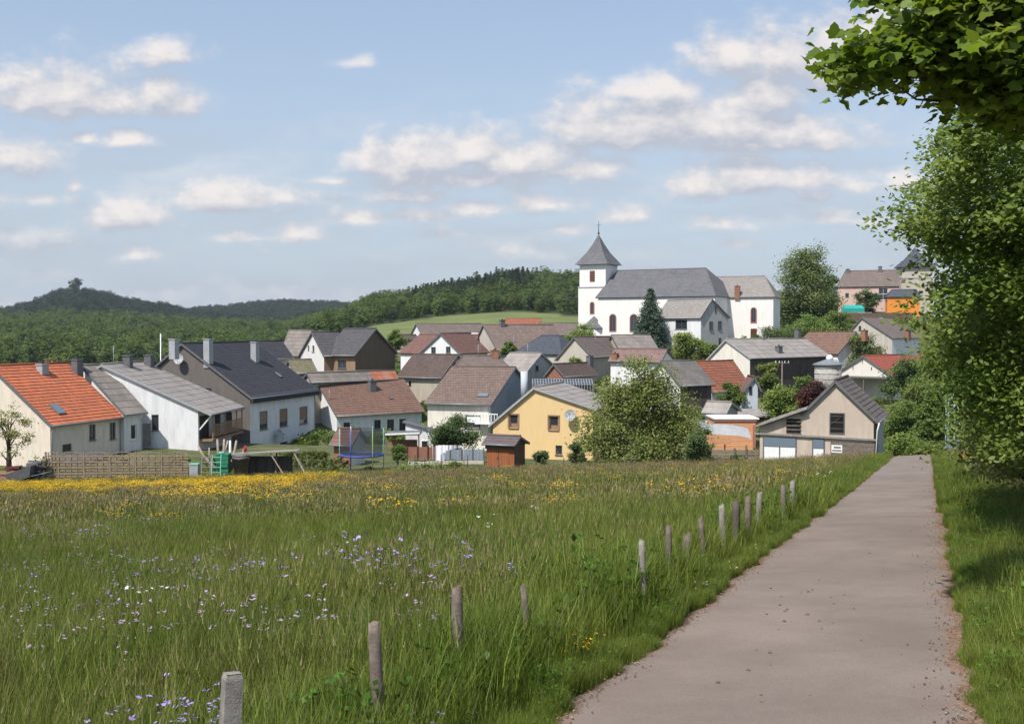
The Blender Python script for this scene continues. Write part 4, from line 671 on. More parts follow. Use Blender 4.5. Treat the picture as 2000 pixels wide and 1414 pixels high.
MB().tube([(u+1.3, -1, q[6]-B-3.5), (u+1.3, -1, q[6]-B-.4)], .38, 12).build('stove_flue', 'bluewhite', h['root'])
h = BYID['h31']; q = h['q']; B = h['base']; gx = MB()
gx.box(-2.6, .1, -q[4]-1, 2, q[7]-B-.35, q[7]-B-.2); cp = gx.build('carport_roof', 'greydark', h['root'])
for v in (-q[4]-.6, -1.5, 1.6): MB().box(-2.5, -2.35, v-.07, v+.07, -1, q[7]-B-.35).build('carport_post', 'oldwood', h['root'])

# ---------------------------------------------------------------- church
church = empty('church', tuple(at(1170, 655, 231)), 0, label='white church with slate roofs and a square bell tower on the hill', cat='church')
for i in ('nave', 'choir'):
    h = BYID[i]; q = h['q']; e = empty(i, (q[0], q[1], h['base']), q[2]); e.parent = church; e.location = Vector((q[0], q[1], h['base']))-church.location
    h['root'] = e
    h['cat'] = 'church'; house(h)
    for o in list(e.children): o.parent = church; o.location = e.location; o.rotation_euler = e.rotation_euler
    bpy.data.objects.remove(e)
def tower(par, c, yaw, a, zb, z1, z2, z3, mats, roofname='spire'):
    """square tower: lower stage half-width a to z1, upper stage to z2, bell-cast pyramid roof to z3; local to par at c"""
    M = Matrix.Translation(c) @ Matrix.Rotation(yaw, 4, 'Z'); w = MB(); w.box(-a, a, -a, a, zb, z1, 0, M); a2 = a*.94
    w.box(-a-.1, a+.1, -a-.1, a+.1, z1, z1+.22, 1, M); w.box(-a2, a2, -a2, a2, z1+.22, z2, 0, M); w.box(-a2-.12, a2+.12, -a2-.12, a2+.12, z2, z2+.2, 1, M)
    t = w.build('tower_wall', [mats[0], 'greyp'], par)
    r = MB(); H = z3-z2; prof = [(a2+.75, .12), (a2+.1, .16*H), (a2*.62, .42*H), (a2*.30, .70*H), (.03, H)]
    cs = ((-1, -1), (1, -1), (1, 1), (-1, 1))
    for (r0, h0), (r1, h1) in zip(prof, prof[1:]):
        for k in range(4):
            (x0, y0), (x1, y1) = cs[k], cs[(k+1) % 4]; nz = max(2, int((h1-h0)/.4))
            for j in range(nz):
                ra, rb = r0+(r1-r0)*j/nz, r0+(r1-r0)*(j+1)/nz; ha, hb = z2+h0+(h1-h0)*j/nz, z2+h0+(h1-h0)*(j+1)/nz
                r.poly([M @ Vector(p) for p in ((x0*(ra+.02), y0*(ra+.02), ha), (x1*(ra+.02), y1*(ra+.02), ha), (x1*rb, y1*rb, hb), (x0*rb, y0*rb, hb))], 0, [(-ra, ha), (ra, ha), (rb, hb), (-rb, hb)])
    k0 = prof[0][0]; r.poly([M @ Vector((x*k0, y*k0, z2+.12)) for x, y in cs][::-1])
    s = r.build(roofname, mats[1], par); return M, t, s
tp = BYID['nave']['q'][2]; zc = church.location.z; tc_ = at(1169, 560, 231.5)
M, tw, sp = tower(church, Vector((tc_.x-church.location.x, tc_.y-church.location.y, 0)), tp, 3.1, -3, at(0, 563, 231).z-zc, at(0, 519, 231).z-zc, at(0, 458, 231).z-zc, ['churchwhite', 'slatechurch'])
zt = at(0, 458, 231).z-zc; fin = MB().tube([M @ Vector((0, 0, zt-.3)), M @ Vector((0, 0, zt+2.8))], [.09, .04], 6)
fin.bar(M @ Vector((-.45, 0, zt+1.9)), M @ Vector((.45, 0, zt+1.9)), .08).box(-.16, .16, -.16, .16, zt+.1, zt+.4, 0, M); fin.build('cross', 'dark', church)
FM = M @ Matrix(((1,0,0,0),(0,-1,0,-2.92),(0,0,1,0),(0,0,0,1)))
z0, z1 = at(0, 551, 231).z-zc, at(0, 530, 231).z-zc
lo = MB(); lo.box(-.6, .5, 0, .06, z0, z1, 0, FM); lw = lo.build('window', 'black', church); ll = MB()
for k in range(6): z = z0+(z1-z0)*(k+.5)/6; ll.box(-.55, .45, .06, .16, z-.07, z+.07, 0, FM)
ll.build('louvre', 'redtrim', lw)
FM2 = M @ Matrix(((1,0,0,0),(0,-1,0,-3.1),(0,0,1,0),(0,0,0,1)))
arch_window(church, FM2, -.5, .55, at(0, 614, 231).z-zc, at(0, 590, 231).z-zc)
ap = Vector(at(1160, 648, 226))-church.location; cz = at(0, 641, 226).z-zc; ct = at(0, 617, 226).z-zc
an = MB(); k = 8; an.tube([(ap.x, ap.y, -3), (ap.x, ap.y, cz)], 2.3, 8, 0); an.build('stair_turret', 'churchwhite', church)
cr = MB()
for j in range(8):
    a, b = 2*math.pi*(j+.5)/8, 2*math.pi*(j+1.5)/8
    for i in range(5):
        ra, rb = 2.7*(1-i/5), 2.7*(1-(i+1)/5)+.001; za, zb_ = cz+(ct-cz)*i/5, cz+(ct-cz)*(i+1)/5
        cr.poly([(ap.x+ra*math.cos(a), ap.y+ra*math.sin(a), za), (ap.x+ra*math.cos(b), ap.y+ra*math.sin(b), za), (ap.x+rb*math.cos(b), ap.y+rb*math.sin(b), zb_), (ap.x+rb*math.cos(a), ap.y+rb*math.sin(a), zb_)], 0, [(0, za), (1, za), (1, zb_), (0, zb_)])
cr.build('turret_roof', 'slatechurch', church)
# hilltop tower beside the pink house
p = at(1785, 600, 303); ht = empty('turreted_building', tuple(p), 0, label='beige hilltop building with bell-cast slate turret roof behind the maple leaves', cat='building')
tower(ht, Vector((0, 0, 0)), R(-8), 4.1, -3, at(0, 545, 303).z-p.z, at(0, 524, 303).z-p.z, at(0, 484, 303).z-p.z, ['beigelight', 'slateblue'], 'turret_roof')
# silo
p = at(1617, 752, 150); si = empty('silo', tuple(p), 0, label='round grey silo with shallow conical lid and white ball on top', cat='silo')
zt, zl = at(0, 711, 150).z-p.z, at(0, 702, 150).z-p.z
s = MB().tube([(0, 0, -2), (0, 0, zt)], 1.75, 28)
for k in range(4): s.tube([(0, 0, zt*(k+.2)/4-.04), (0, 0, zt*(k+.2)/4+.04)], 1.79, 28)
s.build('body', 'concrete', si)
l = MB()
for j in range(28):
    a, b = 2*math.pi*j/28, 2*math.pi*(j+1)/28; l.poly([(2*math.cos(a), 2*math.sin(a), zt), (2*math.cos(b), 2*math.sin(b), zt), (.3*math.cos(b), .3*math.sin(b), zl), (.3*math.cos(a), .3*math.sin(a), zl)])
    l.poly([(2*math.cos(b), 2*math.sin(b), zt-.15), (2*math.cos(a), 2*math.sin(a), zt-.15), (2*math.cos(a), 2*math.sin(a), zt), (2*math.cos(b), 2*math.sin(b), zt)])
l.build('lid', 'steel', si)
b = MB().tube([(.2, 0, zl-.3), (.2, 0, zl-.1), (.2, 0, zl+.15), (.2, 0, zl+.45), (.2, 0, zl+.65)], [.15, .38, .5, .38, .1], 12).tube([(.2, 0, zl+.1), (1.1, 0, zl+.05), (1.5, 0, zl-.7)], .14, 8); b.build('filler_cap', 'whitep', si)
# ---------------------------------------------------------------- barn at the lane's end
def on_wall(h, w, px, py, off=0):
    """where the sight line to a pixel meets a wall of a house: (along, height) in the house's own frame"""
    q = h['q']; c, s = math.cos(q[2]), math.sin(q[2]); eu, ev = Vector((c, s, 0)), Vector((-s, c, 0)); O = Vector((q[0], q[1], 0)); C = Vector((0, 0, EYE))
    p0, n = {'F': (O-(q[4]-h.get('oh', OH))*ev, -ev), 'N': (O+OG*eu, -eu), 'R': (O+(q[3]-OG)*eu, eu)}[w]; p0 = p0+n*off
    r = at(px, py, 1)-C; t = (p0-C).dot(n)/r.dot(n); p = C+r*t; d = p-O; return (d.dot(eu) if w == 'F' else d.dot(ev)), p.z-h['base']
h = BYID['barn']; q = h['q']; broot, broof, bwall = house(h); M = wall_M(h, 'N')
def bx(px0, py0, px1, py1):
    xm, ym = (px0+px1)/2, (py0+py1)/2; s0, s1 = on_wall(h, 'N', px0, ym)[0], on_wall(h, 'N', px1, ym)[0]
    return min(s0, s1), max(s0, s1), on_wall(h, 'N', xm, py1)[1], on_wall(h, 'N', xm, py0)[1]
a = on_wall(h, 'N', 1478, 830); b_ = on_wall(h, 'N', 1570, 797); vb_ = q[5]-OH
w = MB(); v1 = a[0]-.25
w.poly([(OG, vb_+.002, -2), (OG, vb_+.002, b_[1]-.2), (OG, v1, a[1]-.12), (OG, v1, -2)]); w.poly([(OG, v1, -2), (OG, v1, a[1]-.12), (6.5, v1, a[1]-.12), (6.5, v1, -2)]); w.poly([(6.5, vb_, -2), (6.5, v1, -2), (6.5, v1, a[1]-.12), (6.5, vb_, b_[1]-.2)])
w.build('lean_to_wall', 'roughcast', broot)
r = MB(); slope(r, (6.6, a[0], a[1]), (-.3, a[0], a[1]), (6.6, vb_-.1, b_[1]+.05), (-.3, vb_-.1, b_[1]+.05), .12, .8, .03); r.build('lean_to_roof', 'greylight', broot)
o = MB(); s0, s1, z0, z1 = bx(1536, 818, 1564, 850); o.box(s0, s1, .005, .03, z0, z1, 0, M); ow = o.build('opening', 'black', broot)
o = MB()
for k in range(4): zz = z0+(z1-z0)*(k+.4)/4; o.box(s0-.05, s1, .03, .07, zz-.05, zz+.03, 0, M)
o.build('board', 'oldwood', ow)
bm_ = MB(); p0 = on_wall(h, 'N', 1474, 846); p1 = on_wall(h, 'N', 1712, 859); bm_.bar(M @ Vector((p0[0], .12, p0[1])), M @ Vector((p1[0], .12, p1[1])), .12, .14); bm_.build('beam', 'palewood', broot)
for (x0, y0, x1, y1, n) in ((1490, 854, 1556, 899, 2), (1586, 857, 1611, 899, 1)):
    s0, s1, z0, z1 = bx(x0, y0, x1, y1); z0 = min(z0, -.3); zt = z1-(z1-z0)*.32; g = MB()
    g.box(s0, s1, 0, .05, z0, z1, 0, M); gd = g.build('garage_door', 'greydark', broot)
    e = MB(); wd = (s1-s0-.12)/n
    for k in range(n): e.box(s0+.1+k*wd, s0+k*wd+wd, .05, .08, z0, zt, 0, M)
    e.build('door_leaf', 'whitep', gd); MB().box(s0+.1, s1-.1, .05, .07, zt+.05, z1-.05, 0, M).build('transom', 'glassblue', gd)
s0, s1, z0, z1 = bx(1624, 869, 1645, 884); sg = MB(); sg.box(s0, s1, .03, .06, z0, z1, 0, M); so = sg.build('sign_board', 'whitep', broot)
k = MB(); k.box(s0+.06, s1-.06, .061, .07, z0+.12, z0+.22, 0, M); k.box(s0+.1, s1-.18, .061, .07, z1-.24, z1-.12, 0, M); k.build('sign_print', 'greydark', so)
s0, s1, z0, z1 = bx(1622, 862, 1708, 900); cb = MB()
for kk in range(6): zz = -.2+(z1+.2)*kk/6; cb.box(s0, s1, .002, .03, zz, zz+(z1+.2)/6-.02, 0, M)
cb.build('timber_cladding', 'oldwood', broot)
FMb = wall_M(h, 'F'); MB().box(OG, 3.4, .002, .05, -1.5, q[7]-h['base']-.3, 0, FMb).build('side_door', 'darkwood', broot)
MB().tube([(-.02, -q[4]-.05, q[7]-h['base']-.08), (.1, -q[4]+.1, q[7]-h['base']-.7), (.12, -q[4]+.25, -.5)], .05, 6).build('downpipe', 'whitep', broot)
MB().box(3.5, q[3], .002, .08, -1.5, q[7]-h['base']-.2, 0, FMb).build('metal_door', 'greyp', broot)

h = BYID['shed']; sroot, sroof, swall = house(h); q = h['q']; M = wall_M(h, 'F'); d = MB(); zz = q[7]-h['base']-.5
for k in range(2): d.box(.35+k*.95, 1.28+k*.95, .002, .05, .05, zz, 0, M)
do = d.build('double_door', 'shedorange', sroot); MB().box(1.29, 1.33, .05, .07, .05, zz, 0, M).box(1.2, 1.25, .05, .1, .8, 1.0, 0, M).build('handle', 'dark', do)
MB().box(.1, q[3]-.3, .002, .03, zz+.05, zz+.35, 0, M).build('lintel_board', 'shedbrown', sroot)

# ---------------------------------------------------------------- small buildings and clutter along the meadow edge
def gp(px, d, py=None):
    """ground point below a bearing at a distance"""
    p = at(px, 800, d); p.z = tz(p.x, p.y); return p
GF = 'slatted fence panels along the gardens'
def fence_panel(a, b, hgt, first=None):
    a, b = Vector(a), Vector(b); L_ = (b-a).length; yaw = math.atan2(b.y-a.y, b.x-a.x)
    r = empty('slatted_fence', a, yaw, cat='fence', group=GF)
    s = MB(); n = 9
    for k in range(n):
        z = .12+k*(hgt-.25)/n; s.box(.05, L_-.05, -.012+(.02 if k % 2 else -.02), .012+(.02 if k % 2 else -.02), z, z+(hgt-.2)/n*.60)
    m = 8
    for k in range(m): # arched top rail
        x0_, x1_ = .05+(L_-.1)*k/m, .05+(L_-.1)*(k+1)/m; f = lambda t: hgt-.13+.14*math.sin(math.pi*t)
        s.bar((x0_, 0, f(k/m)), (x1_, 0, f((k+1)/m)), .05, .05)
    for k in (1, 2, 3): s.box(L_*k/4-.02, L_*k/4+.02, -.045, .045, .08, hgt-.08)
    s.build('slat_panel', 'fencewood', r); MB().box(-.05, .05, -.05, .05, -.4, hgt+.02).build('post', 'fencewood', r); return r
names = ['reddish leftmost fence panel next to the junk pile', 'arched slatted fence panel under the cream house corner', 'arched slatted fence panel below the tiny basement window', 'arched slatted fence panel below the two tall dark windows', 'arched slatted fence panel in front of the louvred grey door', 'last slatted fence panel before the green water tank']
xs = [(88, 112), (113, 162), (163, 213), (214, 263), (264, 314), (315, 368)]
for (a, b), lb in zip(xs, names):
    A, B_ = gp(a, 80), gp(b, 80); A.z = B_.z = (A.z+B_.z)/2-.05; r = fence_panel(A, B_, at(0, 883, 80).z-A.z); r['label'] = lb
def prop(name, label, cat, px, d, rz=0, group=None):
    return empty(name, gp(px, d), rz, label=label, cat=cat, group=group)
# ladders
for px, mt, lb in ((398, 'palewood', 'pale ladder leaning beside the small green tank'), (418, 'greenlight', 'green ladder leaning against the tall green tank')):
    r = prop('ladder', lb, 'ladder', px-5, 79, 0, 'ladders by the green tank'); s = MB(); w_, H_ = .62, 1.75
    for x in (0, w_): MB().bar((x, -.25, -.1), (x, .15, H_), .05).build('rail', mt, r)
    for k in range(5): t = (k+.5)/5; MB().bar((.03, -.25+.4*t, H_*t), (w_-.03, -.25+.4*t, H_*t), .045).build('rung', mt, r)
r = prop('water_tank', 'tall dark green plastic water tank with branches stacked behind', 'water tank', 436, 80); s = MB()
s.box(-.42, .42, -.4, .4, 0, 1.75).box(-.45, .45, -.43, .43, 1.75, 1.85)
for k in range(5): s.box(-.44, .44, -.42, .42, .25+k*.3, .29+k*.3)
s.build('body', 'greenplastic', r); MB().tube([(-.1, -.1, 1.85), (-.1, -.1, 1.95)], .2, 12).build('lid', 'greenlight', r)
r = prop('small_tank', 'small dull green box standing at the end of the fence', 'container', 379, 79.5); s = MB(); s.box(-.3, .3, -.25, .25, 0, 1.05); s.build('body', 'greyp', r)
MB().box(-.33, .33, -.28, .28, 1.05, 1.12).build('lid', 'greenlight', r)
r = prop('compost_bin', 'big brown-grey tapered bin right of the tall green tank', 'bin', 470, 79.5); s = MB()
s.tube([(0, 0, -.1), (0, 0, 1.4), (0, 0, 1.41), (0, 0, 1.62)], [.40, .58, .62, .63], 4)
s.build('body', 'binbrown', r); MB().tube([(0, 0, 1.62), (0, 0, 1.70), (0, 0, 1.78)], [.66, .66, .2], 4).build('lid', 'greydark', r)
r = prop('lean_to_shelter', 'rickety plank shelter roof over the bins with pale edge', 'shelter', 445, 81); s = MB()
s.bar((.1, -.4, 1.80), (5.2, -.4, 2.1), .9, .06); s.build('roof_board', 'palewood', r)
for x in (.6, 3.4, 4.9): MB().bar((x, -.1, -.3), (x+.1, 0, 1.85), .09).build('post', 'oldwood', r)
MB().bar((3.2, -.7, 1.9), (4.2, -.75, .3), .08).bar((4.9, -.7, 1.9), (5.9, -.8, .1), .1).build('brace', 'peelwood', r)
MB().box(1.2, 4.6, .2, .26, 0, 1.6).build('back_board', 'darkwood', r)
r = prop('watering_can', 'small red watering can on the rickety shelter roof', 'watering can', 478, 80.5); r.location.z += 1.95; s = MB().tube([(0, 0, 0), (0, 0, .2), (0, 0, .34), (.05, 0, .42)], [.11, .12, .08, .04], 10); s.build('body', 'redp', r)
MB().tube([(.10, 0, .28), (.18, 0, .2), (.11, 0, .1)], .025, 6).build('handle', 'redp', r)
for i, (px, tx, H_, fk, lb) in enumerate(((425, -.2, 2.6, 0, 'thick straight peeled stake standing behind the green tank'), (405, -1.4, 2.1, 1, 'leaning forked stake left of the green tank'), (434, .1, 2.6, 2, 'forked pale trunk standing just right of the thick stake'), (447, .0, 2.5, 1, 'very pale peeled trunk in the middle of the branch stack'), (452, .5, 2.5, 2, 'crooked pinkish branch leaning right'), (460, 1.2, 2.1, 1, 'rightmost forked branch leaning over the bins'))):
    r = prop('cut_branch', lb, 'branch', px+2, 80.9, 0, 'cut branches stacked upright'); r.location.x -= tx*.45
    s = MB(); s.tube([(0, 0, .6), (tx*.35, .03, H_*.5), (tx*.75, 0, H_*.8), (tx, 0, H_+.25)], [.13, .12, .10, .07], 7)
    if fk: s.tube([(tx*.4, 0, H_*.55), (tx*.4+.35*fk-.4, .05, H_*1.05)], [.08, .05], 6)
    s.build('limb', 'peelwood' if i != 3 else 'whitep', r)
# junk at far left
r = prop('wheelbarrow', 'grey tipping wheelbarrow upended on the junk pile at far left', 'wheelbarrow', 50, 79); s = MB(); T_ = Matrix.Rotation(R(-18), 4, 'Y')
s.poly([T_ @ Vector(p) for p in ((-.9, -.4, .35), (.5, -.4, .35), (.9, -.5, 1.05), (-1.1, -.5, 1.05))]); s.poly([T_ @ Vector(p) for p in ((-.9, .4, .35), (.5, .4, .35), (.9, .5, 1.05), (-1.1, .5, 1.05))][::-1]); s.poly([T_ @ Vector(p) for p in ((-.9, -.4, .35), (-.9, .4, .35), (.5, .4, .35), (.5, -.4, .35))]); s.poly([T_ @ Vector(p) for p in ((.5, -.4, .35), (.5, .4, .35), (.9, .5, 1.05), (.9, -.5, 1.05))])
s.build('tub', 'greydark', r); MB().tube([(0, -.1, .22), (0, .1, .22)], .24, 14).build('wheel', 'dark', r)
MB().bar((-.2, -.3, .4), (1.6, -.4, .8), .04).bar((-.2, .3, .4), (1.6, .4, .8), .04).build('handle', 'steel', r)
for px, sx_, hh, mt, lb in ((12, 1.7, .75, 'brownp', 'low mound of pinkish boards at the far left edge'), (66, .75, 1.5, 'greydark', 'dark stack of old crates left of the reddish fence panel'), (80, .5, 1.45, 'darkwood', 'blackish log stack against the reddish fence panel'), (30, .9, 1.1, 'maroon', 'rounded rusty drum heap behind the wheelbarrow')):
    r = prop('junk_heap', lb, 'junk pile', px, 79.7, R(rnd.uniform(-20, 20)), 'junk along the left garden edge'); rr = random.Random(px); s = MB()
    for k in range(16):
        z = hh*k/16; a = rr.uniform(-.3, .3); s.bar((-sx_*rr.uniform(.6, 1)/1.2, rr.uniform(-.3, .3), z+rr.uniform(0, .1)), (sx_*rr.uniform(.6, 1)/1.2, rr.uniform(-.3, .3), z+rr.uniform(0, .15)), .22, .12)
    s.build('boards', mt, r)
# trampoline
r = prop('trampoline', 'round trampoline with blue rim, safety net and pale green poles', 'trampoline', 706, 91); rad = 1.72; zr_ = at(0, 888, 91).z-r.location.z; zt = at(0, 836, 91).z-r.location.z
ring = lambda rr_, z, n=28: [(rr_*math.cos(2*math.pi*k/n), rr_*math.sin(2*math.pi*k/n), z) for k in range(n+1)]
MB().tube(ring(rad, zr_), .09, 6, cap=False).build('rim', 'blueplastic', r)
s = MB(); s.poly(ring(rad-.1, zr_-.02)[:-1]); s.build('jump_mat', 'dark', r)
n_ = MB(); R1 = ring(rad-.05, zr_); R2 = ring(rad-.05, zt-.1)
for a, b, c, d in zip(R1, R1[1:], R2[1:], R2): n_.poly([a, b, c, d])
n_.build('safety_net', 'mesh', r)
for k in range(6):
    a = 2*math.pi*(k+.12)/6; x, y = (rad+.05)*math.cos(a), (rad+.05)*math.sin(a)
    MB().tube([(x, y, -.2), (x, y, zt)], .035, 6).build('pole', ['greenlight', 'greenlight', 'whitep', 'greenlight', 'blueplastic', 'limep'][k], r)
# garden walls and fences in the middle
def long_panel(name, label, cat, a, b, h0, h1, mat, part, thick=.06, posts=0, pm='oldwood', group=None, dz=0):
    a, b = Vector(a), Vector(b); L_ = math.hypot(b.x-a.x, b.y-a.y); r = empty(name, a, math.atan2(b.y-a.y, b.x-a.x), label=label, cat=cat, group=group); dzz = b.z-a.z
    s = MB(); n = max(1, int(L_/1.6))
    for k in range(n):
        z = dzz*(k+.5)/n; s.box(L_*k/n+.01, L_*(k+1)/n-.01, -thick/2, thick/2, h0+z, h1+z)
    s.build(part, mat, r)
    for k in range(posts+1 if posts else 0): x = L_*k/posts; MB().box(x-.05, x+.05, -.1, -thick/2, -.5, h1+.12+dzz*k/posts).build('post', pm, r)
    return r
long_panel('board_fence', 'rust-red board fence behind the clothes line', 'fence', gp(795, 99), gp(856, 99), .25, 1.25, 'brick', 'boards', .05, 3, 'maroon')
long_panel('board_fence', 'blue-grey board fence left of the garden shed', 'fence', gp(858, 97), gp(945, 96), .25, 1.15, 'bluegrey', 'boards', .05, 4, 'greydark')
long_panel('garden_wall', 'low pale wall under the red and blue-grey fences', 'wall', gp(797, 96), gp(945, 95), -.6, .28, 'beigelight', 'wall', .2)
for px, hh, lb in ((810, 1.35, 'wire fence stake before the left end of the rust-red board fence'), (829, 1.1, 'short wire fence stake before the middle of the rust-red board fence'), (861, 1.45, 'tall wire fence stake under the big white sheet'), (888, 1.0, 'short pale wire fence stake between the washing and the blue-grey fence middle'), (913, 1.4, 'tall wire fence stake nearest the garden shed'),
        (1047, 1.35, 'wire fence stake before the clipped shrub right of the garden shed'), (1070, .9, 'low wire fence stake under the right window of the yellow house'), (1101, 1.3, 'wire fence stake right of the yellow house basement window'), (650, .9, 'lone stake left of the trampoline')):
    r = prop('fence_stake', lb, 'post', px, 90, 0, 'wire fence stakes on the far meadow edge'); MB().tube([(0, 0, -.4), (.02, 0, hh)], .035, 6).build('stake', 'dark', r)
# carport and white annex behind the clothes line
r = prop('carport', 'flat carport with white fascia beside the trampoline', 'carport', 752, 104); s = MB(); s.box(0, 3.2, 0, 3, 1.9, 2.05); s.build('roof', 'greydark', r)
MB().bar((0, -.03, 1.98), (3.2, -.03, 2.1), .05, .16).build('fascia', 'whitep', r)
for x in (.1, 3.1): MB().box(x-.06, x+.06, .1, .22, -.5, 1.9).build('post', 'oldwood', r)
MB().box(.3, 2.8, 2, 2.1, 0, 1.3).build('brick_panel', 'brick', r)
r = prop('garden_annex', 'low white annex with sloping grey roof edge behind the washing', 'annex', 792, 108); s = MB(); s.poly([(0, 0, -1), (4.2, 0, -1), (4.2, 0, 1.7), (0, 0, 2.9)]); s.box(0, 4.2, .01, 2, -1, 1.6); s.build('wall', 'white', r)
MB().bar((-.3, .8, 3.06), (4.6, .8, 1.72), 2, .1).build('roof', 'greydark', r)
for x in (1.5, 2.5): window(r, Matrix(((1,0,0,0),(0,-1,0,0),(0,0,1,0),(0,0,0,1))), x, x+.7, .5, 1.3, 'white')
r = prop('clothes_line', 'rotary clothes line post with line strung to the right', 'clothes line', 845, 94); L_ = 2.6
MB().tube([(0, 0, -.4), (0, 0, 1.85)], .03, 6).tube([(L_, 0, -.4), (L_, 0, 1.85)], .03, 6).build('post', 'greyp', r); MB().tube([(0, 0, 1.8), (L_/2, 0, 1.72), (L_, 0, 1.8)], .012, 4).build('line', 'dark', r)
cl = [(.25, .75, 1.35, 'large white sheet on the clothes line'), (.75, .4, .7, 'small white shirt second from the left on the line'), (1.05, .28, .5, 'narrow pale cloth in the middle of the line'), (1.4, .3, .42, 'pale towel hanging right of the middle'), (1.75, .25, .35, 'little white cloth near the right end'), (2.1, .25, .28, 'rightmost small white cloth on the line')]
for x, w_, hh, lb in cl:
    e = empty('laundry_cloth', r.location+Vector((x, -.02, 1.78)), 0, label=lb, cat='laundry', group='laundry on the clothes line'); s = MB(); n = 8
    for k in range(n):
        a0, a1 = w_*k/n, w_*(k+1)/n; f = lambda t: .05*math.sin(t*9+x*3); s.poly([(a0, f(a0), 0), (a1, f(a1), 0), (a1*.96, f(a1)*1.6, -hh+.06*math.sin(a1*7)), (a0*.96, f(a0)*1.6, -hh+.06*math.sin(a0*7))])
    s.build('cloth', 'cloth', e)
# right of the big bush: orange garage, canopies, plank fence
r = prop('orange_garage', 'flat-roofed garage clad in orange boards with white and red roof edge', 'garage', 1396, 101); L_ = 80/F*101; zt, zb = at(0, 823, 101).z-r.location.z, -1
MB().box(0, L_, 0, 4, zb, zt).build('wall', 'orangeclad', r); MB().box(-.1, L_+.3, -.15, 4.1, zt+.18, zt+.3).build('roof', 'whitep', r); MB().box(-.05, L_+.1, -.1, 4, zt+.002, zt+.178).build('fascia', 'redtrim', r)
MB().box(L_-.25, L_, -.16, -.002, -1, zt-.3).build('corner_post', 'redtrim', r)
r = prop('tarpaulin_canopy', 'sagging pale grey canopy before the orange garage', 'canopy', 1368, 96); s = MB(); n = 10
for i in range(n):
    for j in range(4):
        f = lambda a, b: (a*4.2, b*1.6-.8, at(0, 842, 96).z-r.location.z-.6*a**1.3+b*.75+.12*math.sin(b*3.1)-.08*math.sin(a*6))
        s.poly([f(i/n, j/4), f((i+1)/n, j/4), f((i+1)/n, (j+1)/4), f(i/n, (j+1)/4)])
s.build('sheet', 'greyp', r)
for x in (.1, 2.1, 4.0): MB().box(x-.05, x+.05, -.05, .05, -.4, 1.9-.2*x).build('post', 'oldwood', r)
r = prop('plank_fence', 'horizontal plank fence with square posts left of the barn', 'fence', 1386, 92); L_ = 98/F*92; s = MB()
for k in range(5): s.box(0, L_, -.02, .02, .15+k*.26, .32+k*.26)
s.build('planks', 'greywood', r)
for x in (0, 2.05, 3.0, L_): MB().box(x-.07, x+.07, -.12, -.03, -.4, 1.75 if x == 3.0 else 1.5).build('post', 'oldwood', r)
r = prop('low_grey_roofed_store', 'long low store with pale roof behind the orange garage', 'shed', 1418, 118); zt = at(0, 806, 118).z-r.location.z
s = MB(); slope(s, (0, -1, zt-.3), (4.6, -1, zt-.3), (0, 2.5, zt+.25), (4.6, 2.5, zt+.25), .1, .9, .02); s.build('roof', 'greylight', r); MB().box(.1, 4.5, -.7, 2.3, -1, zt-.45).build('wall', 'maroon', r)
# made-up glasshouse whose frames stand in for glints of light
r = prop('glint_glasshouse', 'made-up glasshouse roof in place of glints behind the yellow house', 'glint_glasshouse', 1040, 125); zt = at(0, 742, 125).z-r.location.z; zb = at(0, 751, 125).z-r.location.z; L_ = 118/F*125
s = MB(); n = 22
for k in range(n+1): s.bar((L_*k/n, 0, zb), (L_*k/n, 2, zt), .05); s.bar((L_*k/n, 0, -1), (L_*k/n, 0, zb), .05)
for t in (0, .5, 1): s.bar((0, 2*t, zb+(zt-zb)*t), (L_, 2*t, zb+(zt-zb)*t), .06)
s.build('frame', 'greyp', r); s = MB().poly([(0, 0, zb), (L_, 0, zb), (L_, 2, zt), (0, 2, zt)]).poly([(0, 0, -1), (L_, 0, -1), (L_, 0, zb), (0, 0, zb)]); s.build('glazing', 'glass', r)
# poles, lattice mast, cabinet, sign panel
def pole(px, d, ytop, label, arms=1, mat='oldwood', rad=.09):
    r = prop('utility_pole', label, 'pole', px, d, 0, 'poles and masts'); hh = at(0, ytop, d).z-r.location.z; MB().tube([(0, 0, -1), (0, 0, hh)], [rad*1.2, rad*.8], 8).build('shaft', mat, r)
    if arms:
        s = MB()
        for k in range(arms): s.bar((-.8+.15*k, 0, hh-.25-k*.5), (.8-.15*k, 0, hh-.25-k*.5), .07)
        s.build('crossarm', mat, r)
        i = MB()
        for x in (-.7, -.3, .3, .7): i.tube([(x, 0, hh-.25), (x, 0, hh-.02)], .045, 6)
        i.build('insulator', 'whitep', r)
pole(1527, 125, 705, 'wooden utility pole with crossarm before the brown timber barn')
pole(315, 125, 652, 'slim pale mast rising between balcony house and slate house', 0, 'whitep', .08)
pole(643, 150, 690, 'thin pole behind the long brown roof', 0, 'dark', .06)
r = prop('lattice_mast', 'narrow pale green lattice mast beside the maple leaves', 'mast', 1856, 84); hh = at(0, 768, 84).z-r.location.z; s = MB(); w_ = .24
for x in (-w_, w_):
    for y in (-w_, w_): s.bar((x, y, 0), (x, y, hh), .05)
n = 8
for k in range(n):
    a, b = hh*k/n, hh*(k+1)/n
    for y in (-w_, w_): s.bar((-w_ if k % 2 else w_, y, a), (w_ if k % 2 else -w_, y, b), .035)
    for x in (-w_, w_): s.bar((x, -w_ if k % 2 else w_, a), (x, w_ if k % 2 else -w_, b), .035)
s.build('lattice', 'latticegreen', r)
r = prop('electric_cabinet', 'blue-grey cabinet at the foot of the lattice mast', 'cabinet', 1866, 80); hh = at(0, 861, 80).z-r.location.z; s = MB().box(-.52, .52, -.3, .3, -.2, hh).box(-.57, .57, -.35, .35, hh, hh+.06); s.build('housing', 'bluegrey', r)
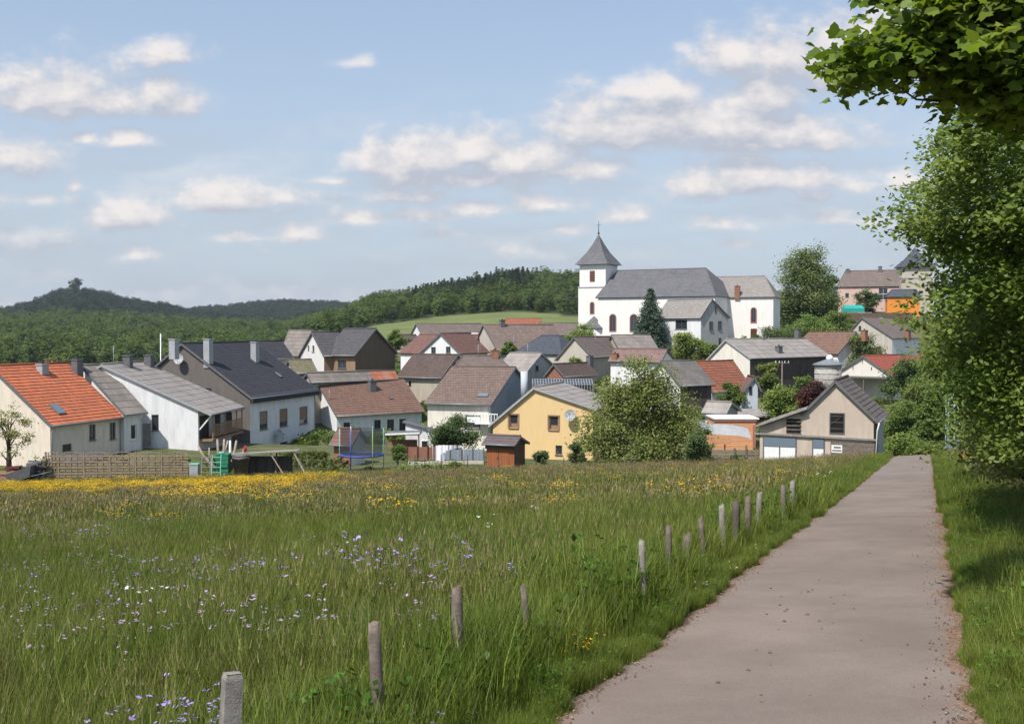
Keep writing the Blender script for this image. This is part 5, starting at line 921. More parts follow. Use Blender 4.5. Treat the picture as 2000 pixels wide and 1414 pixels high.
MB().box(-.45, -.02, -.33, -.302, .1, hh-.1).box(.02, .45, -.33, -.302, .1, hh-.1).build('door', 'bluegrey', r)
r = prop('notice_board', 'white notice board on posts behind the lattice mast', 'board', 1869, 92); z0, z1 = at(0, 812, 92).z-r.location.z, at(0, 776, 92).z-r.location.z; MB().box(-.3, .32, -.03, .03, z0, z1).build('panel', 'whitep', r)
MB().box(-.25, -.18, .03, .09, -.3, z1-.1).box(.2, .27, .03, .09, -.3, z1-.1).build('post', 'greyp', r)
# hill top: lorry with teal cover, retaining wall
r = prop('trailer', 'trailer under a bright teal tarpaulin below the pink house', 'trailer', 1664, 268); b0 = at(0, 610, 268).z-r.location.z
s = MB(); s.box(-2.4, 2.4, -1.2, 1.2, b0, b0+.9); s.poly([(-2.4, -1.2, b0+.9), (2.4, -1.2, b0+.9), (2.2, 0, b0+1.7), (-2.2, 0, b0+1.7)]).poly([(2.4, 1.2, b0+.9), (-2.4, 1.2, b0+.9), (-2.2, 0, b0+1.7), (2.2, 0, b0+1.7)]).poly([(-2.4, 1.2, b0+.9), (-2.4, -1.2, b0+.9), (-2.2, 0, b0+1.7)]).poly([(2.4, -1.2, b0+.9), (2.4, 1.2, b0+.9), (2.2, 0, b0+1.7)])
s.build('tarpaulin', 'teal', r); MB().box(-3.2, 4.2, -1.25, 1.25, b0-.3, b0-.02).build('bed', 'greyp', r)
for x in (-1.5, 1.6): MB().tube([(x, -1.2, b0-.6), (x, 1.2, b0-.6)], .45, 14).build('wheel', 'dark', r)
r = prop('retaining_wall', 'rough stone retaining wall below the teal trailer', 'wall', 1622, 262); zt = at(0, 611, 262).z-r.location.z; L_ = 160/F*262
s = MB()
for k in range(12): s.box(L_*k/12, L_*(k+1)/12-.02, 0, .6, -4, zt+rnd.uniform(-.1, .1))
s.build('wall', 'gravelbrown', r)

# ---------------------------------------------------------------- fence posts in the meadow
GPO = 'weathered fence posts beside the lane'
posts = [(455, 1312, 5.3, .085, -.025, 'palewood', 1, 'squared pale grey fence post nearest the camera'), (730, 1222, 6.5, .038, -.03, 'oldwood', 0, 'split brown fence post, second from the camera'),
 (892, 1150, 8.0, .043, -.012, 'oldwood', 0, 'thick weathered fence post standing third from the camera'), (1022, 1146, 8.8, .03, -.05, 'oldwood', 0, 'short stub almost lost in grass right of the thick post'), (1253, 1057, 11.2, .035, -.02, 'palewood', 0, 'thin pale fence post fourth along the row'), (1306, 1026, 13, .04, 0, 'oldwood', 0, 'tall straight tan fence post right of the thin pale post'),
 (1343, 1042, 13.6, .05, .04, 'oldwood', 0, 'short pinkish post buried in grass beside the tall tan post'), (1368, 1012, 15, .04, -.05, 'oldwood', 0, 'leaning brownish post between tall tan post and grey pair'), (1409, 987, 16.3, .045, -.03, 'palewood', 0, 'pale post, left one of the close pair halfway along'), (1438, 978, 17.3, .06, 0, 'darkwood', 0, 'dark stout post, right one of the close pair halfway along'),
 (1461, 970, 18.3, .05, 0, 'oldwood', 0, 'small post just right of the dark stout post'), (1484, 962, 19.5, .05, .03, 'palewood', 0, 'grey post before the last two near the verge'), (1530, 948, 22, .06, 0, 'oldwood', 0, 'second to last fence post near the verge'), (1548, 940, 24, .06, 0, 'palewood', 0, 'last visible fence post before the lane narrows')]
for px, py, d, rd, lean, mt, sq, lb in posts:
    p = at(px, py, d); g = tz(p.x, p.y); hh = p.z-g; r = empty('fence_post', (p.x-lean*2, p.y, g), 0, label=lb, cat='post', group=GPO); s = MB(); rr = random.Random(px)
    if sq:
        Mx = Matrix.Translation((lean*2, 0, hh)) @ Matrix.Rotation(-math.atan2(lean*2, hh), 4, 'Y') @ Matrix.Rotation(R(28), 4, 'Z'); s.box(-.042, .042, -.042, .042, -hh-.35, -.03, 0, Mx)
        s.poly([Mx @ Vector(p) for p in ((-.035, -.035, .0), (.035, -.035, .0), (.035, .035, -.008), (-.035, .035, -.008))])
        for c0, c1 in (((-1, -1), (1, -1)), ((1, -1), (1, 1)), ((1, 1), (-1, 1)), ((-1, 1), (-1, -1))): s.poly([Mx @ Vector((c0[0]*.042, c0[1]*.042, -.03)), Mx @ Vector((c1[0]*.042, c1[1]*.042, -.03)), Mx @ Vector((c1[0]*.035, c1[1]*.035, -.004)), Mx @ Vector((c0[0]*.035, c0[1]*.035, -.004))])
        s.build('post', mt, r)
    else:
        pts = [(lean*2*t, rr.uniform(-.006, .006), -.3+(hh+.3)*t) for t in np.linspace(0, 1, 8)]; rs = [rd*rr.uniform(.9, 1.08) for _ in pts]; rs[-1] *= .85
        s.tube(pts, rs, 9); o = s.build('post', mt, r)
        ve = o.data.vertices
        for i in range(len(ve)-9, len(ve)): ve[i].co.z += rr.uniform(-.025, .03)
# ---------------------------------------------------------------- vegetation
MAPLE = np.array([(0,-.36),(.20,-.38),(.38,-.34),(.36,-.12),(.54,.10),(.30,.20),(.24,.40),(0,.60),(-.24,.40),(-.30,.20),(-.54,.10),(-.36,-.12),(-.38,-.34),(-.20,-.38)])
OVAL = np.array([(0,-.5),(.24,-.22),(.26,.12),(0,.5),(-.26,.12),(-.24,-.22)])
RHOMB = np.array([(0,-.5),(.30,0),(0,.5),(-.30,0)])
def leaves(C, per, rc, size, shape=RHOMB, up=.5, sq=.7, out=None, seed=1):
    """per leaves round each clump centre; returns vertices in runs of len(shape)"""
    r = np.random.default_rng(seed); n = len(C)*per; P = np.repeat(C, per, 0)+r.normal(0, 1, (n, 3))*np.array([rc, rc, rc*sq])
    nn = r.normal(0, 1, (n, 3)); nn[:, 2] = np.abs(nn[:, 2])+up
    if out is not None: nn += np.repeat(out, per, 0)*.9
    nn += np.array([-.35, -.5, .2]); nn /= np.linalg.norm(nn, axis=1)[:, None]
    a = np.cross(nn, r.normal(0, 1, (n, 3))); a /= np.linalg.norm(a, axis=1)[:, None]; b = np.cross(nn, a); s = size*r.uniform(.65, 1.25, n)
    V = P[:, None]+(a[:, None]*shape[None, :, 0, None]+b[:, None]*shape[None, :, 1, None])*s[:, None, None]
    if len(shape) > 4: V = V+nn[:, None]*((np.abs(shape[:, 0])*.35)[None, :, None]*s[:, None, None])*-1
    return V.reshape(-1, 3)
def blob_centers(blobs, n, seed=1, shell=.35):
    r = np.random.default_rng(seed); B = np.array(blobs, float); vol = (B[:, 3]*B[:, 4]*B[:, 5])**.67; k = r.choice(len(B), n, p=vol/vol.sum())
    d = r.normal(0, 1, (n, 3)); d /= np.linalg.norm(d, axis=1)[:, None]; rad = r.uniform(shell**3, 1, n)**(1/3); lump = 1+.16*np.sin(d[:, 0]*7+k)+.14*np.sin(d[:, 1]*9+k*2)+.12*np.sin(d[:, 2]*8+1)
    return B[k, :3]+d*(rad*lump)[:, None]*B[k, 3:6], d
def plant(name, label, cat, base, C, out, per, rc, size, mat, tr=.15, th=None, bark='bark', shape=RHOMB, group=None, limbs=16, seed=1, trunk_xy=(0, 0), sq=.7, rz=0, up=.5):
    root = empty(name, tuple(base), rz, label=label, cat=cat, group=group)
    V = leaves(C, per, rc, size, shape, up, sq, out, seed); link_mesh('crown', np_mesh('crown', V, len(shape), mat), root)
    if tr:
        rr = random.Random(seed); H_ = th or float(C[:, 2].max())*.8; s = MB(); tx, ty = trunk_xy
        pts = [Vector((tx*t+rr.uniform(-.04, .04)*H_*.3*t, ty*t+rr.uniform(-.04, .04)*H_*.3*t, -.3+(H_+.3)*t)) for t in (0, .12, .3, .5, .72, 1)]
        s.tube(pts, [tr*k for k in (1.35, 1, .85, .62, .38, .12)], 9)
        hd = np.hypot(C[:, 0]-tx*.5, C[:, 1]-ty*.5); cand = np.where(hd <= np.percentile(hd, 55))[0]
        for i in np.random.default_rng(seed).choice(cand, min(limbs, len(cand)), replace=False):
            e = Vector(C[i]); t = min(.85, max(.12, (e.z/H_)*rr.uniform(.45, .75))); k = t*5; a = pts[1].lerp(pts[-1], t*.95)
            mid = a.lerp(e, .5)+Vector((rr.uniform(-.1, .1), rr.uniform(-.1, .1), rr.uniform(.0, .12)))*(e-a).length; s.tube([a, mid, e], [tr*.38*(1.1-t), tr*.2, tr*.06], 5)
        s.build('trunk', bark, root)
    return root
def tree_px(name, label, cat, x0, x1, y0, y1, d, mat, n=110, per=60, leaf=.22, blobs=None, seed=1, depth=None, skirt=.12, group='garden and village trees', **k):
    """a tree whose crown spans the given part of the view at distance d; blobs in unit crown coordinates"""
    p = at((x0+x1)/2, y1, d); g = tz(p.x, p.y); top = at(0, y0, d).z; bot = min(p.z, g+3.); w = (x1-x0)/F*d; H_ = top-bot; base = Vector((p.x, p.y, g)); zo = bot-g
    blobs = blobs or [(0, 0, .45, .46, .46, .45), (-.2, .1, .35, .3, .3, .3), (.22, -.1, .4, .3, .3, .3), (.05, 0, .75, .27, .27, .25), (-.15, -.15, .6, .25, .25, .25)]
    W = depth or w; B = [(b[0]*w, b[1]*W, zo+b[2]*H_, b[3]*w, b[4]*W, b[5]*H_) for b in blobs]
    C, o = blob_centers(B, n, seed); rl = np.random.default_rng(seed); m_ = max(8, n//7); k_ = n*2//3; C[:k_] = C[rl.integers(0, m_, k_)]+rl.normal(0, w*.05, (k_, 3))*np.array([1, 1, .55]); C = C[C[:, 2] > .1] if zo < .3 else C; 
    kk = k.pop('rck', 1.0); o = None; per = int(per*1.5)
    return plant(name, label, cat, base, C, o, per, kk*max(.12, w*.075), leaf, mat, seed=seed, group=group, **k)
# conifer: tiers of drooping sprays
def conifer_mesh(H_, w, tiers, per, size, seed=1):
    r = np.random.default_rng(seed); Cs = []
    for t in range(tiers):
        f = t/tiers; z = H_*(.06+.92*f); rad = w*(1-f)**.85*r.uniform(.85, 1.12); nb = max(6, int(15*(1-f)+5)); a0 = r.uniform(0, 6)
        for b in range(nb):
            a = a0+6.283*b/nb+r.uniform(-.15, .15); q = rad*r.uniform(.75, 1.1)
            for s in np.linspace(.15, 1, max(3, int(q/.35))): Cs.append((math.cos(a)*q*s, math.sin(a)*q*s, z-.28*q*s+.1*q*s*s))
    C = np.array(Cs); return leaves(C, per, .13*w/3+.06, size, RHOMB, .2, .45, None, seed)
# the church spruce
def spruce(px, y0, y1, w, d, label):
    p = at(px, y1, d); g = tz(p.x, p.y); H_ = at(0, y0, d).z-g; root = empty('spruce_tree', (p.x, p.y, g), 0, label=label, cat='tree')
    link_mesh('crown', np_mesh('crown', conifer_mesh(H_, w/F*d/2*1.25, 30, 16, .32, 5), 4, 'needle'), root); MB().tube([(0, 0, -.5), (0, 0, H_*.5), (0, 0, H_*.97)], [.25, .15, .03], 8).build('trunk', 'bark', root)
spruce(1270, 560, 672, 72, 200, 'dark blue-green spruce in front of the church nave')
# big bush in the middle
BUSH = [(0, 0, .40, .36, .4, .36), (-.30, 0, .28, .22, .3, .24), (.30, 0, .30, .22, .3, .26), (.05, 0, .72, .24, .25, .26), (-.16, .1, .62, .2, .25, .2), (.25, 0, .60, .18, .25, .22), (0, -.2, .15, .42, .35, .15), (.03, 0, .88, .09, .1, .12)]
tree_px('willow_bush', 'large loose green bush covering the right end of the yellow house', 'bush', 1143, 1366, 706, 908, 95, 'willow', 400, 46, .25, BUSH, 11, depth=7, tr=.16, th=5.5, limbs=60, rck=.8, group=None)
Q = [ # name,label,cat,x0,x1,y0,y1,d,mat,n,per,leaf
 ('bush', 'dark green bush against the white house wall above the washing', 'bush', 845, 942, 812, 880, 104, 'darkleaf', 130, 60, .2), ('tall_lime_tree', 'broad dense tree standing alone right of the church', 'tree', 1508, 1630, 476, 650, 252, 'birch', 340, 60, .5),
 ('tree', 'darker tree half hidden right of the broad church tree', 'tree', 1598, 1645, 546, 640, 330, 'darkleaf', 90, 50, .6), ('small_tree', 'small round dark tree before the pink house', 'tree', 1670, 1714, 560, 606, 287, 'darkleaf', 90, 50, .4),
 ('shrub', 'bright green shrubs under the broad church tree', 'shrub', 1535, 1625, 622, 662, 232, 'light', 90, 50, .35), ('shrub', 'olive shrub under the retaining wall', 'shrub', 1600, 1662, 612, 650, 240, 'mid', 80, 50, .35), ('shrub', 'low dark hedge clump behind the dark chimney', 'shrub', 1484, 1560, 642, 664, 212, 'darkleaf', 70, 45, .3),
 ('tree', 'light green garden tree with pale blossom below the parish house', 'tree', 1308, 1372, 640, 706, 188, 'light', 110, 50, .3), ('shrub', 'dark shrub at the foot of the parish house with the shaded grey gable', 'shrub', 1350, 1400, 672, 706, 186, 'mid', 60, 50, .3),
 ('shrub', 'yellow-green bush at the church tower foot', 'shrub', 1108, 1168, 636, 668, 205, 'light', 80, 50, .3), ('shrub', 'round bush behind the ochre-gabled house', 'shrub', 752, 790, 647, 672, 198, 'light', 50, 50, .3),
 ('shrub', 'brownish shrub before the farmhouse with the tall grey gable', 'shrub', 980, 1012, 664, 690, 182, 'mid', 50, 40, .28), ('tree', 'silver birch with airy crown between the red roof and grey gable', 'tree', 1648, 1722, 655, 720, 172, 'birch', 100, 45, .3),
 ('tree', 'bushy tree in front of the red-roofed white gable house', 'tree', 1730, 1808, 696, 775, 138, 'birch', 150, 50, .28), ('tree', 'leafy tree left of the lattice mast', 'tree', 1784, 1856, 762, 886, 100, 'mid', 200, 60, .22),
 ('tree', 'garden tree directly behind the barn roof', 'tree', 1728, 1800, 778, 884, 112, 'mid', 190, 60, .22), ('tree', 'taller rounded tree in the middle of the garden behind the barn', 'tree', 1750, 1846, 740, 850, 122, 'mid', 230, 60, .25),
 ('shrub', 'low light green shrubs beside the lane end', 'shrub', 1732, 1800, 850, 892, 96, 'light', 80, 50, .2), ('shrub', 'low brownish green scrub where the lane disappears', 'shrub', 1796, 1850, 862, 896, 90, 'mid', 80, 50, .18), ('tree', 'tree behind the maple leaves near the white wall', 'tree', 1800, 1872, 655, 770, 130, 'mid', 180, 60, .26),
 ('maroon_bush', 'copper-coloured bush behind the barn roof', 'bush', 1556, 1618, 742, 806, 112, 'maroonleaf', 110, 60, .22), ('shrub', 'bright green bush left of the copper bush', 'bush', 1492, 1562, 758, 816, 116, 'light', 120, 60, .24), ('tree', 'dark tree against the brown timber barn wall', 'tree', 1478, 1524, 706, 768, 142, 'mid', 90, 55, .26),
 ('shrub', 'shrub growing over the patchy orange barn roof edge', 'shrub', 1402, 1452, 745, 800, 132, 'mid', 80, 50, .24), ('shrub', 'bush before the low orange shed roof', 'shrub', 1545, 1600, 728, 770, 134, 'mid', 70, 50, .25),
 ('shrub', 'small round shrub right of the trampoline', 'shrub', 762, 792, 868, 902, 89, 'mid', 45, 50, .14), ('shrub', 'clipped shrub against the yellow wall right of the shed', 'shrub', 1044, 1072, 878, 908, 92, 'darkleaf', 45, 50, .14), ('shrub', 'bluish shrub at the yellow wall beside the big bush', 'shrub', 1110, 1140, 862, 906, 93, 'darkleaf', 60, 50, .15),
 ('tree', 'pale spring-leaved sapling before the cream gable at far left', 'tree', -28, 62, 778, 890, 83, 'sapling', 70, 26, .16), ('tree', 'treetop showing above the bright orange roof', 'tree', 72, 124, 688, 722, 140, 'sapling', 50, 40, .3), ('bush', 'grey-green bush covering the end of the plank fence', 'bush', 1335, 1392, 838, 906, 90, 'darkleaf', 110, 55, .16),
 ('shrub', 'bush between blank beige gable and brick-gabled house', 'shrub', 1105, 1140, 694, 716, 158, 'light', 40, 40, .25), ('shrub', 'reddish green shrub at lane edge far right', 'shrub', 1840, 1890, 885, 915, 62, 'mid', 60, 50, .14)]
for i, (nm, lb, ct, x0, x1, y0, y1, d, mt, n, per, lf) in enumerate(Q):
    bl = None
    if nm == 'tall_lime_tree': bl = [(0, 0, .3, .48, .48, .3), (-.1, 0, .55, .40, .4, .3), (.12, 0, .5, .40, .4, .3), (.0, 0, .78, .28, .28, .22), (-.3, 0, .22, .22, .3, .2), (.32, 0, .25, .2, .3, .22)]
    tree_px(nm, lb, ct, x0, x1, y0, y1, d, mt, n, per, lf, bl, 20+i, tr=.06+.0018*(y1-y0)*d/100, limbs=14, bark='barkpale' if 'birch' in lb else 'bark', rck=.75 if 'sapling' in lb else 1)
# clipped hedge by the slate house
p0, p1 = gp(542, 93), gp(640, 93); L_ = (p1-p0).length; hh = at(0, 883, 93).z-p0.z; r_ = np.random.default_rng(4); C = np.stack([r_.uniform(0, L_, 300), r_.uniform(-.45, .45, 300), r_.uniform(.05, hh, 300)], -1)
C = C[(np.abs(C[:, 1]) > .3) | (C[:, 2] > hh-.25)]
plant('clipped_hedge', 'low clipped green hedge in front of the slate-roofed house', 'hedge', p0, C, None, 60, .1, .12, 'hedge', tr=0)
# ---- trees along the lane on the right
def inside(poly, x, y):
    c = np.zeros(len(x), bool); n = len(poly)
    for i in range(n):
        (x1, y1), (x2, y2) = poly[i], poly[(i+1) % n]; m = ((y1 > y) != (y2 > y)) & (x < (x2-x1)*(y-y1)/((y2-y1) or 1e-9)+x1); c ^= m
    return c
def poly_centers(poly, n, d0, d1, seed, ref, lump=0):
    """clump centres in the body of a crown: its outline as seen from the lane at its own distance, with real depth"""
    r = np.random.default_rng(seed); P = np.array(poly, float); X, Y = [], []
    while len(X) < n:
        x = r.uniform(P[:, 0].min(), P[:, 0].max(), n); y = r.uniform(P[:, 1].min(), P[:, 1].max(), n); k = inside(poly, x, y); X += list(x[k]); Y += list(y[k])
    C = np.array([at(x, y, d)-ref for x, y, d in zip(X[:n], Y[:n], r.uniform(d0, d1, n))])
    if lump: m = max(4, n//9); C = C[r.integers(0, m, n)]+r.normal(0, lump, (n, 3))*np.array([1, 1, .6])
    return C
GR = 'trees overhanging the right side of the lane'
# overhanging maple with one long branch
base = Vector((6.9, 11.5, tz(6.9, 11.5)))
br = [(1600,108),(1622,88),(1655,78),(1690,88),(1700,60),(1690,20),(1715,-40),(2120,-60),(2120,250),(2000,232),(1940,225),(1905,205),(1868,218),(1850,232),(1822,200),(1790,185),(1760,165),(1720,168),(1690,152),(1655,158),(1625,148),(1600,140)]
br = [(x+(40 if x < 1700 else 28), y+(8 if y < 120 else -14)) for x, y in br]
C1 = np.concatenate([poly_centers(br, 250, 9.0, 11.0, 3, base, .13), poly_centers(br, 70, 9.0, 11.0, 4, base)])
C1b = np.array([at(1870+20*i, 160+12*i, 9.6+.15*i)-base for i in range(8)])
C1c = poly_centers([(1820,60),(2200,40),(2200,300),(1960,240),(1880,230),(1840,190)], 90, 9.6, 11.6, 13, base)
C2, _ = blob_centers([(2.3, .8, 5.6, 2.4, 2.4, 2.6), (2.6, 1, 7.4, 2.4, 2.6, 2.0), (2.2, 1, 4.8, 2.2, 2.4, 1.6)], 200, 5); C2 = C2[C2[:, 0] > .2+(7-C2[:, 2])*.0]
W = C2+np.array(base); px_ = 1000+F*W[:, 0]/W[:, 1]; py_ = HOR-F*(W[:, 2]-EYE)/W[:, 1]; C2 = C2[(py_ < -30) | (px_ > 1960)]
root = empty('maple_tree', tuple(base), 0, label='near maple reaching a long leafy branch into the sky at top right', cat='tree', group=GR)
V = np.concatenate([leaves(np.concatenate([C1, C1b, C1c]), 20, .13, .115, MAPLE, .7, .6, None, 6), leaves(C2, 26, .26, .15, MAPLE, .7, .6, None, 8)]); link_mesh('crown', np_mesh('crown', V, len(MAPLE), 'maple'), root)
s = MB(); s.tube([(0, 0, -.4), (.05, 0, 1.5), (0, .1, 3.2), (.1, .1, 5), (.3, .3, 7.5)], [.24, .19, .16, .11, .04], 12)
def limb(pts, r0, r1): q_ = [at(*p)-base for p in pts]; n = len(q_); s.tube(q_, [r0+(r1-r0)*i/(n-1) for i in range(n)], 7)
s.tube([Vector((0, .1, 3.6)), at(2150, 300, 11.2)-base], [.1, .06], 8); limb([(2150, 300, 11.2), (2060, 262, 10.8), (1985, 243, 10.4), (1920, 230, 10.2), (1870, 200, 10), (1800, 150, 9.9), (1730, 128, 9.8), (1650, 115, 9.7)], .05, .008)
limb([(1985, 243, 10.4), (1900, 170, 10), (1850, 120, 10), (1780, 80, 9.8), (1720, 50, 9.7)], .025, .006); limb([(2150, 180, 11), (2020, 130, 10.5), (1900, 90, 10.2), (1810, 40, 10)], .03, .007); limb([(1870, 200, 10), (1790, 195, 9.6), (1740, 160, 9.5)], .014, .005)
s.tube([Vector((0, .1, 3.4)), at(2100, 60, 10.8)-base], [.08, .03], 7)
for i in np.random.default_rng(2).choice(len(C2), 24): s.tube([Vector((.1, .15, rnd.uniform(3.5, 6.5))), Vector(C2[i])], [.05, .01], 5)
s.build('trunk', 'bark', root)
# small stray twig at the top edge
# middle mass
pm = [(1905,200),(1868,240),(1842,262),(1822,250),(1800,266),(1780,262),(1784,300),(1792,330),(1800,345),(1768,372),(1745,378),(1742,400),(1752,425),(1764,442),(1752,468),(1756,492),(1792,500),(1798,520),(1790,545),(1772,562),(1782,600),(1800,622),(1806,650),(1828,668),(1842,700),(1838,742),(1856,770),(1872,810),(1900,850),(2180,860),(2180,90),(2010,120),(1940,170)]
def hedge_tree(name, label, bx_, by_, poly, d0, d1, n, per, rc, size, mat, seed, tr, H_, shape=OVAL, extra=None, cat='tree'):
    b = Vector((bx_, by_, tz(bx_, by_))); C = np.concatenate([poly_centers(poly, n, d0, d1, seed, b, .02*d0), poly_centers(poly, n//3, d0+.6, d1, seed+1, b)])
    if extra: E_, _ = blob_centers(*extra); C = np.concatenate([C, E_])
    return plant(name, label, cat, b, C, None, per, rc, size, mat, tr=tr, th=H_, seed=seed, shape=shape, group=GR, limbs=40, up=.6)
pm = [(x+(45 if y > 250 else 25), y+(6 if 250 < y < 300 else 0)) for x, y in pm]
hedge_tree('field_maple_tree', 'tall dense small-leaved tree filling the right edge, middle of three', 8.6, 18, pm, 15.2, 19.5, 1300, 44, .15, .095, 'hedgeleaf', 31, .22, 6.8, extra=([(1, 1, 5, 2.4, 2.6, 3.2)], 120, 9))
pc = [(x+34, y) for x, y in [(1868,770),(1884,812),(1876,850),(1892,885),(1905,905),(1925,925),(1962,942),(2000,975),(2200,1010),(2200,560),(1960,560),(1850,640),(1838,720)]]
hedge_tree('hazel_shrub', 'dark shrub mass under the trees at the right edge', 10.9, 23.5, pc, 19.6, 26, 430, 44, .24, .12, 'hedgeleaf', 37, .14, 3.6, cat='shrub')
pd = [(x+72, y) for x, y in [(1848,660),(1838,740),(1850,800),(1868,850),(1885,880),(1920,900),(2100,900),(2100,560),(1900,520),(1830,560),(1812,600),(1820,640)]]
hedge_tree('hazel_shrub', 'farther roadside tree seen between the trunk gaps at the right', 15.6, 34, pd, 30, 37, 330, 46, .36, .2, 'mid', 41, .18, 7, shape=RHOMB, cat='tree')

# ---------------------------------------------------------------- scattering
def gn_scatter(name, pts, scl, rz, idx, protos, **k):
    me = bpy.data.meshes.new(name); n = len(pts); me.vertices.add(n); me.vertices.foreach_set('co', np.ascontiguousarray(pts, np.float32).ravel())
    for an, dt, v in (('sc', 'FLOAT', scl), ('rz', 'FLOAT', rz)): a = me.attributes.new(an, dt, 'POINT'); a.data.foreach_set('value', np.asarray(v, np.float32))
    a = me.attributes.new('idx', 'INT', 'POINT'); a.data.foreach_set('value', np.asarray(idx, np.int32))
    for m in {m for p in protos for m in p.data.materials}: me.materials.append(m)
    o = bpy.data.objects.new(name, me); col.objects.link(o); tag(o, kind='stuff', **k)
    c = bpy.data.collections.new(name+'_kinds')
    for i, p in enumerate(protos): p.name = '%s_kind_%02d' % (name, i); c.objects.link(p)
    ng = bpy.data.node_groups.new(name, 'GeometryNodeTree'); ng.interface.new_socket('Geometry', in_out='INPUT', socket_type='NodeSocketGeometry'); ng.interface.new_socket('Geometry', in_out='OUTPUT', socket_type='NodeSocketGeometry')
    N, L = ng.nodes, ng.links; gi, go = N.new('NodeGroupInput'), N.new('NodeGroupOutput'); ip = N.new('GeometryNodeInstanceOnPoints'); ci = N.new('GeometryNodeCollectionInfo')
    ci.inputs['Collection'].default_value = c; ci.inputs['Separate Children'].default_value = True; ci.inputs['Reset Children'].default_value = True
    def na(nm, t): x = N.new('GeometryNodeInputNamedAttribute'); x.data_type = t; x.inputs['Name'].default_value = nm; return x.outputs['Attribute']
    cx = N.new('ShaderNodeCombineXYZ'); L.new(na('rz', 'FLOAT'), cx.inputs[2]); L.new(cx.outputs[0], ip.inputs['Rotation'])
    L.new(na('sc', 'FLOAT'), ip.inputs['Scale']); L.new(na('idx', 'INT'), ip.inputs['Instance Index']); ip.inputs['Pick Instance'].default_value = True
    L.new(gi.outputs[0], ip.inputs['Points']); L.new(ci.outputs[0], ip.inputs['Instance']); L.new(ip.outputs[0], go.inputs[0])
    md = o.modifiers.new('scatter', 'NODES'); md.node_group = ng; return o
def proto(me): return bpy.data.objects.new(me.name, me)
# ---- woods on the far slopes
fp = []
for i in range(5):
    H_ = 11+i*.6; C, o_ = blob_centers([(0, 0, H_*.62, 3.2, 3.2, H_*.33), (1.2, .5, H_*.5, 2.4, 2.4, H_*.25), (-1.3, -.3, H_*.55, 2.2, 2.2, H_*.26), (0, 0, H_*.25, 2.4, 2.4, H_*.2)], 130, 50+i, .8); fp.append(proto(np_mesh('broadleaf', leaves(C, 14, .42, .72, RHOMB, .6, .6, o_*1.6, i), 4, 'forest')))
for i in range(3): fp.append(proto(np_mesh('conifer', conifer_mesh(11.5+1.2*i, 3.0, 15, 5, .75, 60+i), 4, 'forestneedle')))
for i in range(3): fp.append(proto(fp[i].data.copy())); fp[-1].data.materials[0] = MAT('forestdark')  # same broadleaf trees again, recoloured with the cloud shadow
def wood():
    r = np.random.default_rng(12); out = []
    for d0, d1, sp_ in ((400, 620, 42), (620, 1000, 46), (1000, 2500, 85)):
        n = int(1.12*(d1*d1-d0*d0)/2/sp_); Y = np.sqrt(r.uniform(d0*d0, d1*d1, n)); px = r.uniform(-180, 2250, n); X = (px-1000)/F*Y; ok = ~is_field(X, Y)
        ok &= ~((px > 720) & (Y > 960)) & ~((px > 1260) & (Y < 600)) & ~((px > 640) & (px < 1210) & (Y < 445)) & ~((px > 1700) & (Y > 500)); out.append(np.stack([X[ok], Y[ok], px[ok]], -1))
    A = np.concatenate(out); X, Y, px = A.T; Z = T(X, Y)-.3; n = len(X); con = np.zeros(n)
    con[(px > 780) & (px < 1060) & (Y > 660)] = .93; con[(px <= 740) & (Y > 1250)] = .04
    con = con+np.where((px < 600) & (Y < 1100), .012, 0); isc = r.uniform(0, 1, n) < con; idx = np.where(isc, r.integers(5, 8, n), r.integers(0, 5, n)); dk = ((px < 760) & (Y > 1180)) | (r.uniform(0, 1, n) < .12); idx = np.where(dk & ~isc, r.integers(8, 11, n), idx); sc_ = r.uniform(.65, 1.15, n)*np.where(Y > 1100, 1.15, 1)  # dk: cloud-shadow colour on the far left hills, plus a random few
    edge = (px > 560) & (px < 1210) & (Y < 620); sc_ = np.where(edge, sc_*.72, sc_)
    gn_scatter('woodland', np.stack([X, Y, Z], -1), sc_, r.uniform(0, 6.28, n), idx, fp, label='dense mixed woodland covering the distant slopes'); print('wood', n)
wood()
p = at(147, 560, 1600); p.z = tz(p.x, p.y)
C, o_ = blob_centers([(0, 0, 17, 9, 9, 6), (-2, 0, 11, 6, 6, 5), (3, 0, 20, 5, 5, 4)], 90, 3, .5); plant('hilltop_tree', 'lone large tree standing out on the summit of the left hill', 'tree', p, C, o_, 26, 1.2, 1.8, 'forestneedle', tr=.8, th=14)

# ---- meadow
def blades(n, h0, h1, w, rad, lean=.35, seed=1):
    """bent grass blades as quads: two segments each"""
    r = np.random.default_rng(seed); a = r.uniform(0, 6.283, n); q = rad*np.sqrt(r.uniform(0, 1, n)); B = np.stack([np.cos(a)*q, np.sin(a)*q, np.zeros(n)], -1); h = r.uniform(h0, h1, n); f = r.uniform(0, 6.283, n); ln = r.uniform(.08, lean, n)*h
    D = np.stack([np.cos(f), np.sin(f), np.zeros(n)], -1); g = f+1.57+r.uniform(-.6, .6, n); S = np.stack([np.cos(g), np.sin(g), np.zeros(n)], -1)*(w*r.uniform(.6, 1.3, n)/2)[:, None]
    zz = np.array([0, 0, 1.]); M1 = B+D*(ln*.28)[:, None]+zz*(h*.55)[:, None]; M2 = B+D*(ln*1.0)[:, None]+zz*(h*r.uniform(.82, 1, n))[:, None]
    q1 = np.stack([B-S, B+S, M1+S*.85, M1-S*.85], 1); q2 = np.stack([M1-S*.85, M1+S*.85, M2+S*.12, M2-S*.12], 1)
    return np.concatenate([q1, q2], 1).reshape(-1, 3), M2, D
